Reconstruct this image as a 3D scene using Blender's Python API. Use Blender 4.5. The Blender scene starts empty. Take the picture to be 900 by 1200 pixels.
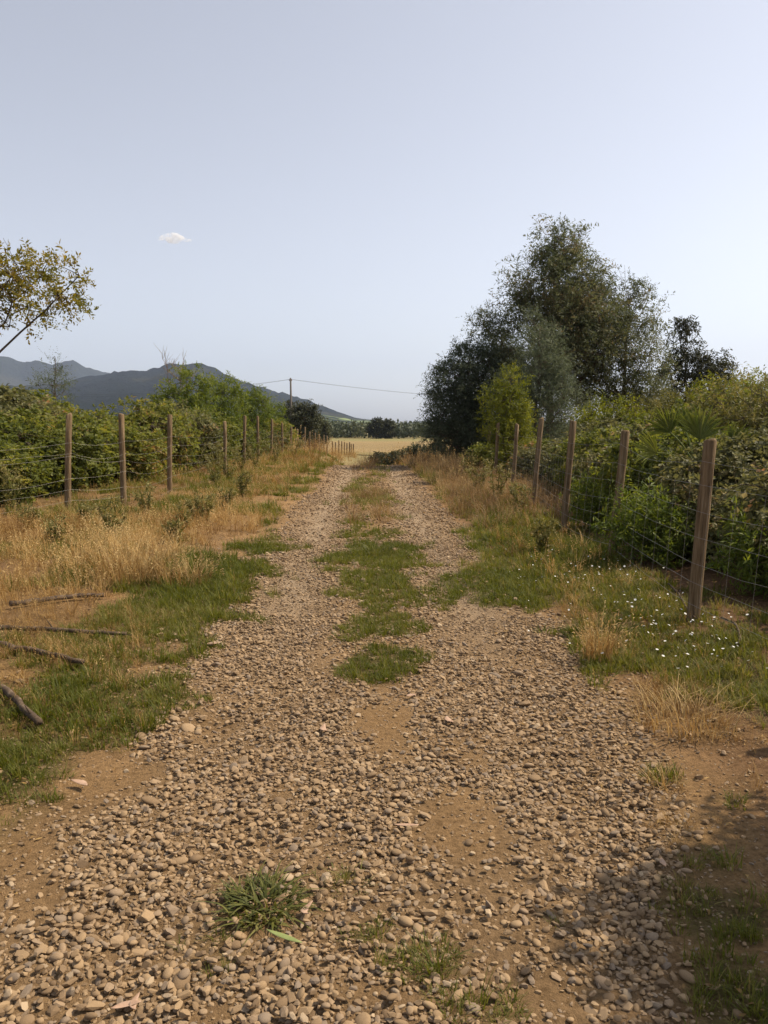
import bpy, math
import numpy as np
from mathutils import Vector, Matrix, Euler

R = math.radians
SC = bpy.context.scene
COL = SC.collection
rng = np.random.default_rng(7)

# ------------------------------------------------------------------ camera, sky, sun, exposure
CAM_H = 1.6
PITCH = R(6.28)
FPX = 936.0                     # focal length in pixels of the 900 x 1200 photograph
cam_d = bpy.data.cameras.new('camera')
cam_d.sensor_fit = 'VERTICAL'; cam_d.sensor_height = 36.0; cam_d.lens = 36.0 * FPX / 1200.0
cam_d.clip_start = 0.05; cam_d.clip_end = 40000.0
cam = bpy.data.objects.new('camera', cam_d); COL.objects.link(cam)
cam.location = (0, 0, CAM_H); cam.rotation_euler = (math.pi / 2 - PITCH, 0, 0)
SC.camera = cam

SUN_AZ = R(74)                  # clockwise from the lane's direction (+Y)
SUN_EL = R(50)
world = bpy.data.worlds.new('World'); SC.world = world; world.use_nodes = True
wn = world.node_tree
sky = wn.nodes.new('ShaderNodeTexSky'); sky.sky_type = 'NISHITA'; sky.sun_disc = False
sky.sun_elevation = SUN_EL; sky.sun_rotation = SUN_AZ
sky.air_density = 1.0; sky.dust_density = 1.5; sky.ozone_density = 1.5; sky.altitude = 100
bg = wn.nodes['Background']; bg.inputs[1].default_value = 0.114
hsv = wn.nodes.new('ShaderNodeHueSaturation'); hsv.inputs['Saturation'].default_value = 0.37; hsv.inputs['Hue'].default_value = 0.511; hsv.inputs['Value'].default_value = 1.08
wn.links.new(sky.outputs[0], hsv.inputs['Color']); wn.links.new(hsv.outputs[0], bg.inputs[0])
sun_d = bpy.data.lights.new('sun', 'SUN'); sun_d.energy = 5.0; sun_d.angle = R(0.55); sun_d.color = (1.0, 0.85, 0.66)
sun = bpy.data.objects.new('sun', sun_d); COL.objects.link(sun)
sdir = Vector((math.sin(SUN_AZ) * math.cos(SUN_EL), math.cos(SUN_AZ) * math.cos(SUN_EL), math.sin(SUN_EL)))
sun.rotation_euler = sdir.to_track_quat('Z', 'Y').to_euler(); sun.location = (20, 15, 30)
SC.cycles.volume_bounces = 2
vs = SC.view_settings
vs.view_transform = 'Standard'; vs.look = 'None'; vs.exposure = 0.45; vs.gamma = 1.0; vs.use_curve_mapping = False

# ------------------------------------------------------------------ numeric helpers
def sstep(a, b, x):
    t = np.clip((np.asarray(x, float) - a) / (b - a), 0, 1)
    return t * t * (3 - 2 * t)

def hash2(ix, iy, seed):
    n = (ix.astype(np.int64) * 374761393 + iy.astype(np.int64) * 668265263 + seed * 1274126177) & 0x7fffffff
    n = ((n ^ (n >> 13)) * 1274126177) & 0x7fffffff
    n = (n ^ (n >> 16)) & 0x7fffffff
    return n / float(0x7fffffff)

def vnoise(x, y, seed=0):
    x = np.asarray(x, float); y = np.asarray(y, float)
    x, y = np.broadcast_arrays(x, y)
    ix = np.floor(x); iy = np.floor(y); fx = x - ix; fy = y - iy
    fx = fx * fx * (3 - 2 * fx); fy = fy * fy * (3 - 2 * fy)
    a = hash2(ix, iy, seed); b = hash2(ix + 1, iy, seed); c = hash2(ix, iy + 1, seed); d = hash2(ix + 1, iy + 1, seed)
    return (a * (1 - fx) + b * fx) * (1 - fy) + (c * (1 - fx) + d * fx) * fy

def fbm(x, y, seed=0, octs=4):
    s = 0; a = 0.5; t = 0
    for k in range(octs):
        s = s + a * vnoise(np.asarray(x) * 2 ** k, np.asarray(y) * 2 ** k, seed + 17 * k); t += a; a *= 0.5
    return s / t

def road_c(y):                                  # centre line of the lane
    return 0.06 - 0.0195 * np.clip(y, -50, 60) + 0.04 * np.sin(np.asarray(y) * 0.35)

def H(x, y):                                    # the lie of the land
    x = np.asarray(x, float); y = np.asarray(y, float)
    dr = -1.5 * sstep(29.5, 50, y) - 0.7 * sstep(50, 100, y)
    dl = -2.2 * sstep(36, 102, y)
    w = sstep(-2.6, -4.6, x)
    w = np.where(x > 0, 0.55 * sstep(2.2, 5, x), w)
    z = dr * (1 - w) + dl * w
    u = x - road_c(y)
    off = sstep(1.3, 3.0, np.abs(u)) * sstep(400, 60, np.abs(y))
    z = z + off * (0.16 * (fbm(x * 0.45, y * 0.45, 3, 3) - 0.45) + 0.06)
    z = z - 0.022 * np.exp(-((np.abs(u) - 0.72) / 0.25) ** 2) * sstep(60, 30, y)
    return z

def G(px, py, z0=None):                         # photograph pixel -> point on the ground
    dx = (px - 450) / FPX; dz = -(py - 600) / FPX
    d = np.array([dx, math.cos(PITCH) + dz * math.sin(PITCH), -math.sin(PITCH) + dz * math.cos(PITCH)])
    z = 0.0
    for _ in range(12):
        t = (z - CAM_H) / d[2] if d[2] < -1e-4 else 300
        t = min(max(t, 0), 400)
        p = np.array([0, 0, CAM_H]) + d * t
        z = float(H(p[0], p[1])) if z0 is None else z0
    return np.array([p[0], p[1], z])

def at(px, py, Y):                              # pixel -> point at distance Y along the lane
    dx = (px - 450) / FPX; dz = -(py - 600) / FPX
    d = np.array([dx, math.cos(PITCH) + dz * math.sin(PITCH), -math.sin(PITCH) + dz * math.cos(PITCH)])
    return np.array([0, 0, CAM_H]) + d * (Y / d[1])

# ------------------------------------------------------------------ mesh helpers
class MB:
    """collects vertices, faces and a per-vertex tint"""
    def __init__(self): self.v = []; self.f = []; self.t = []; self.n = 0
    def add(self, v, f, t=0.5):
        v = np.asarray(v, float).reshape(-1, 3); f = np.asarray(f, int)
        self.v.append(v); self.f.append(f + self.n)
        self.t.append(np.broadcast_to(np.asarray(t, float), (len(v),)).copy()); self.n += len(v)
    def mesh(self, name, mat, smooth=False):
        me = bpy.data.meshes.new(name)
        V = np.concatenate(self.v); T = np.concatenate(self.t)
        me.vertices.add(len(V)); me.vertices.foreach_set('co', V.astype(np.float32).ravel())
        loops = np.concatenate([f.ravel() for f in self.f])
        sizes = np.concatenate([np.full(len(f), f.shape[1]) for f in self.f])
        starts = np.concatenate([[0], np.cumsum(sizes)[:-1]])
        me.loops.add(len(loops)); me.loops.foreach_set('vertex_index', loops.astype(np.int32))
        me.polygons.add(len(sizes)); me.polygons.foreach_set('loop_start', starts.astype(np.int32))
        me.polygons.foreach_set('loop_total', sizes.astype(np.int32))
        me.polygons.foreach_set('use_smooth', np.full(len(sizes), smooth))
        a = me.attributes.new('tint', 'FLOAT', 'POINT'); a.data.foreach_set('value', T.astype(np.float32))
        me.update(calc_edges=True)
        if mat: me.materials.append(mat)
        return me
    def obj(self, name, mat, parent=None, smooth=False):
        o = bpy.data.objects.new(name, self.mesh(name, mat, smooth)); COL.objects.link(o)
        if parent: o.parent = parent
        return o

def tag(o, label=None, cat=None, group=None, kind=None):
    if label: o['label'] = label
    if cat: o['category'] = cat
    if group: o['group'] = group
    if kind: o['kind'] = kind
    return o

def empty(name, loc, rz=0, s=1.0):
    o = bpy.data.objects.new(name, None); COL.objects.link(o)
    o.location = tuple(float(c) for c in loc); o.rotation_euler = (0, 0, rz); o.scale = (s, s, s); o.empty_display_size = 0.2
    return o

def copy_tree(o, parent=None):
    c = o.copy(); COL.objects.link(c)
    if parent: c.parent = parent
    for ch in list(o.children): copy_tree(ch, c)
    return c

def tube(mb, pts, rad, sides=6, t=0.5, cap=True, square=False):
    pts = np.asarray(pts, float); n = len(pts); rad = np.broadcast_to(np.asarray(rad, float), (n,))
    tg = np.gradient(pts, axis=0); tg /= np.linalg.norm(tg, axis=1)[:, None] + 1e-9
    ref = np.array([0, 0, 1.0]) if abs(tg[:, 2]).mean() < 0.8 else np.array([1.0, 0, 0])
    a = np.cross(tg, ref); a /= np.linalg.norm(a, axis=1)[:, None] + 1e-9
    b = np.cross(a, tg)
    ang = np.linspace(0, 2 * np.pi, sides, endpoint=False) + (np.pi / 4 if square else 0)
    V = pts[:, None] + rad[:, None, None] * (a[:, None] * np.cos(ang)[None, :, None] + b[:, None] * np.sin(ang)[None, :, None])
    i = np.arange(n - 1)[:, None] * sides; k = np.arange(sides)[None]; k2 = (k + 1) % sides
    F = np.stack([i + k, i + k2, i + sides + k2, i + sides + k], -1).reshape(-1, 4)
    mb.add(V.reshape(-1, 3), F, t)
    if cap and sides > 3:
        base = mb.n - n * sides
        mb.f.append(np.array([list(range(base + sides * (n - 1), base + sides * n))]))
        mb.f.append(np.array([list(range(base + sides - 1, base - 1, -1))]))

def nrm(a): return a / (np.linalg.norm(a, axis=-1, keepdims=True) + 1e-9)

def leaves(mb, P, A, N, L, W, t, fold=0.18, mid=0.42, bend=0.0):
    """n lens-shaped leaves: base point P, axis A, normal N, length L, width W"""
    n = len(P); A = nrm(A); S = nrm(np.cross(A, N)); N = np.cross(S, A)
    L = np.broadcast_to(L, (n,))[:, None]; W = np.broadcast_to(W, (n,))[:, None]
    m = P + A * L * mid + N * (W * bend)
    V = np.stack([P, m + S * W * 0.5 + N * W * fold, P + A * L - N * L * bend * 0.4, m - S * W * 0.5 + N * W * fold], 1)
    F = np.arange(n)[:, None] * 4 + np.arange(4)[None]
    mb.add(V.reshape(-1, 3), F, np.repeat(np.broadcast_to(t, (n,)), 4))

# ------------------------------------------------------------------ materials
def newmat(name):
    m = bpy.data.materials.new(name); m.use_nodes = True
    nt = m.node_tree; nt.nodes.clear()
    out = nt.nodes.new('ShaderNodeOutputMaterial')
    return m, nt, out

def N(nt, typ, **kw):
    n = nt.nodes.new(typ)
    for k, v in kw.items():
        if k.startswith('i_'):
            key = k[2:]; key = int(key) if key.isdigit() else key
            n.inputs[key].default_value = v
        else: setattr(n, k, v)
    return n

def ramp(nt, stops):
    r = nt.nodes.new('ShaderNodeValToRGB'); e = r.color_ramp.elements
    while len(e) < len(stops): e.new(0.5)
    for el, (p, c) in zip(e, stops): el.position = p; el.color = (*c, 1)
    return r

def noise(nt, scale, detail=4, rough=0.55, coord='Object'):
    tc = nt.nodes.new('ShaderNodeTexCoord'); n = nt.nodes.new('ShaderNodeTexNoise')
    n.inputs['Scale'].default_value = scale; n.inputs['Detail'].default_value = detail; n.inputs['Roughness'].default_value = rough
    nt.links.new(tc.outputs[coord], n.inputs['Vector'])
    return n

def leafmat(name, stops, transl=0.35, rough=0.55, big=0.6, trcol=None, attr_type='GEOMETRY'):
    """foliage: colour along a ramp from the leaf's own tint plus a slow drift through the crown"""
    m, nt, out = newmat(name); L = nt.links.new
    at_ = N(nt, 'ShaderNodeAttribute', attribute_name='tint', attribute_type=attr_type)
    no = noise(nt, big, 2)
    a = N(nt, 'ShaderNodeMath', operation='MULTIPLY_ADD'); a.inputs[1].default_value = 0.9; a.inputs[2].default_value = -0.45
    L(no.outputs[0], a.inputs[0]); drift = a.outputs[0]
    if attr_type == 'INSTANCER':                                    # each blade differs a little from its clump
        bl = N(nt, 'ShaderNodeAttribute', attribute_name='tint'); b2 = N(nt, 'ShaderNodeMath', operation='MULTIPLY_ADD'); b2.inputs[1].default_value = 0.6; b2.inputs[2].default_value = -0.25
        b3 = N(nt, 'ShaderNodeMath', operation='ADD'); L(bl.outputs['Fac'], b2.inputs[0]); L(b2.outputs[0], b3.inputs[0]); L(drift, b3.inputs[1]); drift = b3.outputs[0]
    s = N(nt, 'ShaderNodeMath', operation='ADD', use_clamp=True); L(at_.outputs['Fac'], s.inputs[0]); L(drift, s.inputs[1])
    oi = N(nt, 'ShaderNodeObjectInfo'); o1 = N(nt, 'ShaderNodeMath', operation='MULTIPLY_ADD'); o1.inputs[1].default_value = 0.30; o1.inputs[2].default_value = -0.15
    L(oi.outputs['Random'], o1.inputs[0]); s2 = N(nt, 'ShaderNodeMath', operation='ADD', use_clamp=True); L(s.outputs[0], s2.inputs[0]); L(o1.outputs[0], s2.inputs[1])
    r = ramp(nt, stops); L(s2.outputs[0], r.inputs[0])
    p = N(nt, 'ShaderNodeBsdfPrincipled'); p.inputs['Roughness'].default_value = rough; p.inputs['Specular IOR Level'].default_value = 0.22
    L(r.outputs[0], p.inputs['Base Color'])
    tr = N(nt, 'ShaderNodeBsdfTranslucent')
    hs = N(nt, 'ShaderNodeHueSaturation'); hs.inputs['Hue'].default_value = 0.485; hs.inputs['Saturation'].default_value = 1.15; hs.inputs['Value'].default_value = 1.25
    L(r.outputs[0], hs.inputs['Color']); L(hs.outputs[0], tr.inputs['Color'])
    mx = N(nt, 'ShaderNodeMixShader'); mx.inputs[0].default_value = transl
    L(p.outputs[0], mx.inputs[1]); L(tr.outputs[0], mx.inputs[2]); L(mx.outputs[0], out.inputs[0])
    return m

def solid(name, stops, scale=6, rough=0.85, bump=0.3, bscale=None, coord='Object', stretch=None, dist=0.02, spec=0.2):
    m, nt, out = newmat(name); L = nt.links.new
    no = noise(nt, scale, 6, 0.65, coord)
    if stretch:
        mp = N(nt, 'ShaderNodeMapping'); mp.inputs['Scale'].default_value = stretch
        L(no.inputs['Vector'].links[0].from_socket, mp.inputs[0]); L(mp.outputs[0], no.inputs['Vector'])
    r = ramp(nt, stops); L(no.outputs[0], r.inputs[0])
    p = N(nt, 'ShaderNodeBsdfPrincipled'); p.inputs['Roughness'].default_value = rough; p.inputs['Specular IOR Level'].default_value = spec
    L(r.outputs[0], p.inputs['Base Color'])
    if bump:
        b = N(nt, 'ShaderNodeBump'); b.inputs['Strength'].default_value = bump; b.inputs['Distance'].default_value = dist
        L(no.outputs[0], b.inputs['Height']); L(b.outputs[0], p.inputs['Normal'])
    L(p.outputs[0], out.inputs[0])
    return m

M = {}
M['stone'], nt, out = newmat('stone')
oi = N(nt, 'ShaderNodeObjectInfo'); no = noise(nt, 22, 5)
r = ramp(nt, [(0.0, (0.165, 0.112, 0.064)), (0.3, (0.255, 0.178, 0.102)), (0.6, (0.325, 0.230, 0.132)), (0.8, (0.28, 0.204, 0.13)), (0.93, (0.21, 0.165, 0.122)), (1.0, (0.42, 0.325, 0.212))])
nt.links.new(oi.outputs['Random'], r.inputs[0])
r2 = ramp(nt, [(0.3, (0.80, 0.77, 0.74)), (0.7, (1.08, 1.06, 1.02))]); nt.links.new(no.outputs[0], r2.inputs[0])
mx = N(nt, 'ShaderNodeMix', data_type='RGBA', blend_type='MULTIPLY'); mx.inputs[0].default_value = 1
nt.links.new(r.outputs[0], mx.inputs[6]); nt.links.new(r2.outputs[0], mx.inputs[7])
p = N(nt, 'ShaderNodeBsdfPrincipled'); p.inputs['Roughness'].default_value = 0.82; p.inputs['Specular IOR Level'].default_value = 0.25
nt.links.new(mx.outputs[2], p.inputs['Base Color'])
b = N(nt, 'ShaderNodeBump'); b.inputs['Strength'].default_value = 0.35; b.inputs['Distance'].default_value = 0.006
nt.links.new(no.outputs[0], b.inputs['Height']); nt.links.new(b.outputs[0], p.inputs['Normal']); nt.links.new(p.outputs[0], out.inputs[0])

def earthmat(name):
    """ground: per-vertex cover colour broken up by several scales of mottling, grit relief"""
    m, nt, out = newmat(name); L = nt.links.new
    a = N(nt, 'ShaderNodeAttribute', attribute_name='cover')
    n1 = noise(nt, 1.7, 8, 0.72); n2 = noise(nt, 34, 8, 0.78); n3 = noise(nt, 170, 4, 0.7)
    r1 = ramp(nt, [(0.3, (0.72, 0.70, 0.66)), (0.7, (1.22, 1.20, 1.16))]); L(n1.outputs[0], r1.inputs[0])
    r2 = ramp(nt, [(0.34, (0.52, 0.49, 0.45)), (0.5, (1, 1, 1)), (0.66, (1.32, 1.32, 1.32))]); L(n2.outputs[0], r2.inputs[0])
    m1 = N(nt, 'ShaderNodeMix', data_type='RGBA', blend_type='MULTIPLY'); m1.inputs[0].default_value = 1
    m2 = N(nt, 'ShaderNodeMix', data_type='RGBA', blend_type='MULTIPLY'); m2.inputs[0].default_value = 1
    L(a.outputs['Color'], m1.inputs[6]); L(r1.outputs[0], m1.inputs[7]); L(m1.outputs[2], m2.inputs[6]); L(r2.outputs[0], m2.inputs[7])
    p = N(nt, 'ShaderNodeBsdfPrincipled'); p.inputs['Roughness'].default_value = 0.95; p.inputs['Specular IOR Level'].default_value = 0.1
    L(m2.outputs[2], p.inputs['Base Color'])
    ad = N(nt, 'ShaderNodeMath', operation='MULTIPLY_ADD'); ad.inputs[1].default_value = 0.5
    L(n3.outputs[0], ad.inputs[0]); L(n2.outputs[0], ad.inputs[2])
    b = N(nt, 'ShaderNodeBump'); b.inputs['Strength'].default_value = 0.9; b.inputs['Distance'].default_value = 0.035
    L(ad.outputs[0], b.inputs['Height']); L(b.outputs[0], p.inputs['Normal']); L(p.outputs[0], out.inputs[0])
    return m
M['earth'] = earthmat('earth')
M['post'] = solid('weathered_wood', [(0.28, (0.055, 0.037, 0.019)), (0.45, (0.145, 0.098, 0.052)), (0.6, (0.215, 0.152, 0.086)), (0.74, (0.33, 0.26, 0.17))], 9, 0.95, 0.9, stretch=(6, 6, 0.45))
M['bark'] = solid('bark', [(0.2, (0.05, 0.037, 0.027)), (0.6, (0.115, 0.088, 0.066)), (0.9, (0.19, 0.155, 0.12))], 5, 0.95, 0.6, stretch=(3, 3, 0.6))
M['palebark'] = solid('pale_bark', [(0.2, (0.13, 0.10, 0.08)), (0.7, (0.27, 0.22, 0.18))], 5, 0.9, 0.4, stretch=(3, 3, 0.5))
M['stick'] = solid('dry_branch_wood', [(0.3, (0.035, 0.024, 0.017)), (0.55, (0.095, 0.066, 0.044)), (0.75, (0.22, 0.165, 0.115))], 18, 0.9, 0.4)
M['wire'], nt, out = newmat('galvanised_wire')
p = N(nt, 'ShaderNodeBsdfPrincipled'); p.inputs['Base Color'].default_value = (0.30, 0.28, 0.25, 1); p.inputs['Metallic'].default_value = 0.5; p.inputs['Roughness'].default_value = 0.5
nt.links.new(p.outputs[0], out.inputs[0])
M['cable'] = solid('dark_cable', [(0.3, (0.03, 0.03, 0.03)), (0.7, (0.05, 0.05, 0.05))], 3, 0.6, 0)
M['concrete'] = solid('pole_concrete', [(0.2, (0.09, 0.08, 0.07)), (0.8, (0.15, 0.135, 0.12))], 3, 0.9, 0.2)
M['tarred'] = solid('tarred_wood', [(0.2, (0.035, 0.026, 0.02)), (0.8, (0.085, 0.064, 0.048))], 3, 0.9, 0.2)
M['ceramic'] = solid('insulator_glaze', [(0.2, (0.16, 0.10, 0.07)), (0.8, (0.22, 0.14, 0.1))], 3, 0.3, 0)
M['acacia'] = leafmat('dark_acacia_leaf', [(0, (0.052, 0.068, 0.034)), (0.4, (0.094, 0.112, 0.052)), (0.75, (0.14, 0.152, 0.066)), (1, (0.17, 0.135, 0.07))], 0.45, big=0.9)
M['blueacacia'] = leafmat('blue_acacia_leaf', [(0, (0.06, 0.076, 0.046)), (0.5, (0.11, 0.134, 0.078)), (1, (0.17, 0.195, 0.11))], 0.43)
M['limeleaf'] = leafmat('lime_leaf', [(0, (0.085, 0.105, 0.016)), (0.5, (0.155, 0.178, 0.028)), (1, (0.25, 0.252, 0.046))], 0.45)
M['bramble'] = leafmat('bramble_leaf', [(0, (0.07, 0.088, 0.02)), (0.4, (0.13, 0.152, 0.034)), (0.72, (0.195, 0.205, 0.048)), (0.95, (0.26, 0.235, 0.065)), (1, (0.26, 0.18, 0.07))], 0.48, big=0.8)
M['bramble_dusty'] = leafmat('dusty_bramble_leaf', [(0, (0.07, 0.075, 0.03)), (0.4, (0.125, 0.128, 0.048)), (0.75, (0.19, 0.182, 0.072)), (0.93, (0.29, 0.25, 0.12)), (1, (0.3, 0.19, 0.09))], 0.42, big=0.8)
M['freshleaf'] = leafmat('fresh_green_leaf', [(0, (0.06, 0.09, 0.018)), (0.5, (0.11, 0.15, 0.028)), (1, (0.19, 0.22, 0.042))], 0.45)
M['goldleaf'] = leafmat('gold_green_leaf', [(0.0, (0.085, 0.095, 0.018)), (0.5, (0.16, 0.16, 0.03)), (1.0, (0.28, 0.22, 0.04))], 0.45)
M['darktree'] = leafmat('dark_tree_leaf', [(0, (0.03, 0.036, 0.018)), (0.5, (0.055, 0.062, 0.028)), (1, (0.095, 0.1, 0.042))], 0.25, big=0.3)
M['farleaf'] = leafmat('far_wood_leaf', [(0, (0.045, 0.058, 0.032)), (0.5, (0.075, 0.09, 0.045)), (1, (0.12, 0.125, 0.06))], 0.25, big=0.05)
M['palm'] = leafmat('palm_leaf', [(0.0, (0.065, 0.09, 0.018)), (0.5, (0.12, 0.15, 0.03)), (1.0, (0.22, 0.23, 0.06))], 0.35, 0.45)
M['grass'] = leafmat('green_grass', [(0, (0.068, 0.084, 0.014)), (0.5, (0.125, 0.138, 0.022)), (0.85, (0.2, 0.19, 0.05)), (1, (0.32, 0.24, 0.1))], 0.42, 0.6, big=0.9, attr_type='INSTANCER')
M['drygrass'] = leafmat('dry_grass', [(0.0, (0.16, 0.092, 0.034)), (0.4, (0.29, 0.182, 0.064)), (0.75, (0.42, 0.282, 0.105)), (1.0, (0.54, 0.395, 0.18))], 0.3, 0.7, big=0.7, attr_type='INSTANCER')
M['rustgrass'] = leafmat('rust_grass', [(0, (0.13, 0.082, 0.038)), (0.5, (0.25, 0.165, 0.075)), (1, (0.42, 0.31, 0.145))], 0.3, 0.7, big=0.7, attr_type='INSTANCER')
M['tuftgreen'] = leafmat('tuft_grass', [(0.0, (0.068, 0.078, 0.018)), (0.5, (0.125, 0.130, 0.030)), (1.0, (0.24, 0.215, 0.075))], 0.35, 0.5, big=3)
M['tuftdry'] = leafmat('dry_tuft_grass', [(0.0, (0.20, 0.125, 0.05)), (0.5, (0.36, 0.25, 0.10)), (1.0, (0.52, 0.39, 0.18))], 0.3, 0.7, big=3)
M['weed'] = leafmat('weed_leaf', [(0.0, (0.085, 0.088, 0.024)), (0.5, (0.155, 0.15, 0.042)), (1.0, (0.28, 0.245, 0.10))], 0.35, 0.6, big=3)
M['petal'] = solid('white_petal', [(0.3, (0.72, 0.72, 0.66)), (0.7, (0.80, 0.80, 0.76))], 5, 0.7, 0)
M['deadleaf'] = solid('dead_eucalypt_leaf', [(0.3, (0.30, 0.19, 0.125)), (0.7, (0.46, 0.33, 0.24))], 20, 0.6, 0.1)
M['freshfallen'] = solid('fallen_green_leaf', [(0.3, (0.16, 0.20, 0.07)), (0.7, (0.24, 0.27, 0.10))], 20, 0.5, 0.1)
M['hillwood'], nt, out = newmat('hill_forest'); L = nt.links.new
a = N(nt, 'ShaderNodeAttribute', attribute_name='cover')
n1 = noise(nt, 0.012, 6, 0.65); r1 = ramp(nt, [(0.3, (0.62, 0.66, 0.62)), (0.72, (1.4, 1.34, 1.2))]); L(n1.outputs[0], r1.inputs[0])
m1 = N(nt, 'ShaderNodeMix', data_type='RGBA', blend_type='MULTIPLY'); m1.inputs[0].default_value = 1
L(a.outputs['Color'], m1.inputs[6]); L(r1.outputs[0], m1.inputs[7])
p = N(nt, 'ShaderNodeBsdfPrincipled'); p.inputs['Roughness'].default_value = 1; p.inputs['Specular IOR Level'].default_value = 0.0
L(m1.outputs[2], p.inputs['Base Color'])
n2 = noise(nt, 0.05, 4, 0.6); b = N(nt, 'ShaderNodeBump'); b.inputs['Strength'].default_value = 0.9; b.inputs['Distance'].default_value = 14
L(n2.outputs[0], b.inputs['Height']); L(b.outputs[0], p.inputs['Normal']); L(p.outputs[0], out.inputs[0])

# ------------------------------------------------------------------ what covers the ground (world-space patches)
def patch(cx, cy, rx, ry, w=1.0):
    """an oval of cover on the ground, given by its outline in the photograph"""
    a = G(cx - rx, cy); b = G(cx + rx, cy); f = G(cx, cy - ry); n = G(cx, cy + ry)
    c = (f + n) / 2
    return (c[0], c[1], max(abs(b[0] - a[0]) / 2, 0.05), max(abs(f[1] - n[1]) / 2, 0.05), w)

GREEN = [patch(*q) for q in [
    (215, 715, 80, 45, 1.0), (255, 672, 75, 20, .9), (310, 645, 40, 10, .7), (20, 905, 85, 60, 1.0), (70, 840, 125, 55, .75), (165, 850, 30, 30, .6), (0, 980, 30, 40, .5),
    (120, 760, 110, 40, .4), (443, 655, 56, 18, 1), (440, 692, 42, 24, .75), (446, 738, 40, 24, .7), (448, 785, 50, 20, .85), (432, 586, 26, 7, .9), (418, 573, 14, 4, .9), (440, 628, 40, 14, .25),
    (505, 705, 30, 14, .3), (590, 640, 45, 20, .55), (610, 690, 75, 26, .9), (700, 700, 75, 40, .8), (770, 765, 95, 50, .9), (860, 800, 70, 45, .8), (660, 655, 60, 25, .75), (590, 615, 40, 18, .6), (560, 590, 30, 14, .5), (640, 640, 60, 22, .7),
    (835, 1085, 55, 45, .9), (870, 1170, 70, 60, .9), (778, 916, 30, 10, .5), (860, 940, 25, 10, .35), (395, 1032, 45, 15, .4), (505, 1130, 45, 18, .4), (250, 1122, 45, 22, .3), (435, 1100, 22, 8, .4),
    (560, 1185, 45, 12, .35), (660, 1085, 18, 10, .2), (825, 1010, 30, 12, .4)]]
DRY = [patch(*q) for q in [
    (140, 665, 95, 34, 1.0), (40, 640, 110, 40, .8), (30, 700, 90, 30, .75), (220, 610, 90, 22, .8), (110, 725, 60, 16, .4), (60, 780, 130, 40, .75), (130, 800, 45, 22, .6), (40, 740, 120, 30, .7), (60, 850, 130, 40, .35),
    (700, 750, 24, 42, .75), (800, 832, 68, 36, .8), (880, 860, 40, 25, .5), (815, 975, 55, 18, .6), (745, 690, 30, 16, .3), (870, 925, 40, 14, .25)]]
DIRT = [patch(*q) for q in [(450, 868, 42, 66, 1), (110, 920, 75, 45, 1), (40, 1000, 50, 30, .8), (35, 1060, 40, 30, .7), (235, 855, 45, 25, .55), (540, 965, 65, 50, .75), (330, 930, 25, 12, .5),
    (860, 930, 120, 55, .75), (880, 1030, 70, 60, 1.0), (440, 1165, 60, 20, .4), (540, 885, 40, 25, .4), (645, 1165, 40, 25, .5), (20, 1090, 40, 25, .4), (320, 1085, 40, 25, .5), (250, 1190, 30, 16, .5)]]

def blobs(L_, x, y, seed, wb=.85, soft=.6):
    wob = wb * (fbm(x * 3.1, y * 3.1, seed, 3) - 0.5) * 2
    s = np.zeros_like(np.asarray(x, float))
    for cx, cy, rx, ry, w in L_:
        q = np.sqrt(((x - cx) / rx) ** 2 + ((y - cy) / ry) ** 2) + wob
        s = np.maximum(s, w * sstep(1.2, soft, q))
    return s

def cover(x, y):
    """densities 0..1 of gravel, green grass, dry grass, rust-coloured grass and bare soil"""
    u = x - road_c(y)
    n1 = fbm(x * 1.3, y * 1.3, 11, 4); n2 = fbm(x * 0.5, y * 0.5, 23, 3)
    gr = blobs(GREEN, x, y, 31); dr = blobs(DRY, x, y, 41); di = blobs(DIRT, x, y, 51, .6, .3)
    edge = 1.42 + 0.5 * (n1 - 0.5) - 0.70 * sstep(3.7, 1.9, y) * (u > 0)
    gravel = sstep(edge + 0.16, edge - 0.16, np.abs(u)) * sstep(60, 44, y)
    mid = np.exp(-(u / 0.36) ** 2) * sstep(3.6, 6, y)
    gravel = gravel * (1 - 0.9 * di) * (1 - 0.92 * gr) * (1 - 0.45 * mid)
    # general verges
    lv = sstep(-1.35, -1.75, u); rv = sstep(1.38, 1.75, u)
    far = sstep(9, 14, y)
    dry_l = sstep(-2.0, -2.9, u + 0.8 * (n1 - 0.5)) * sstep(4.6, 6.5, y) * (0.30 + 0.7 * n2) * (.25 + .75 * sstep(.36, .56, n1))
    dr = np.maximum(dr, dry_l * (1 - 0.7 * gr))
    dr = np.maximum(dr, lv * far * (0.2 + 0.55 * n1) * sstep(-1.6, -2.6, u))
    gr = np.maximum(gr, lv * sstep(6.5, 9, y) * 0.6 * sstep(0.55, 0.40, n1) * sstep(.3, .5, n2))
    gr = np.maximum(gr, mid * 0.55 * sstep(11, 13, y) * sstep(0.50, 0.64, n1))
    rust = rv * sstep(11, 15, y) * (0.35 + 0.8 * n2) * sstep(5.5, 2.4, u)
    rust = np.maximum(rust, mid * 0.4 * sstep(11, 13, y) * sstep(0.45, 0.6, n2))
    gr = np.maximum(gr, rv * sstep(5, 8, y) * 0.85 * sstep(0.38, 0.55, n1) * sstep(3.4, 2.2, u))
    dr = np.maximum(dr, rv * 0.16 * sstep(4.5, 6, y) * sstep(0.45, 0.6, n2) * sstep(3.0, 2.0, u))
    return gravel, gr, dr, rust, di

C_DIRT = np.array([0.285, 0.180, 0.086]); C_RED = np.array([0.165, 0.096, 0.055]); C_STRAW = np.array([0.20, 0.130, 0.058]); C_GREEN = np.array([0.085, 0.078, 0.030]); C_GRAV = np.array([0.265, 0.178, 0.098])
C_FIELD = np.array([0.235, 0.175, 0.085]); C_FAR = np.array([0.20, 0.17, 0.08])

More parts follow.
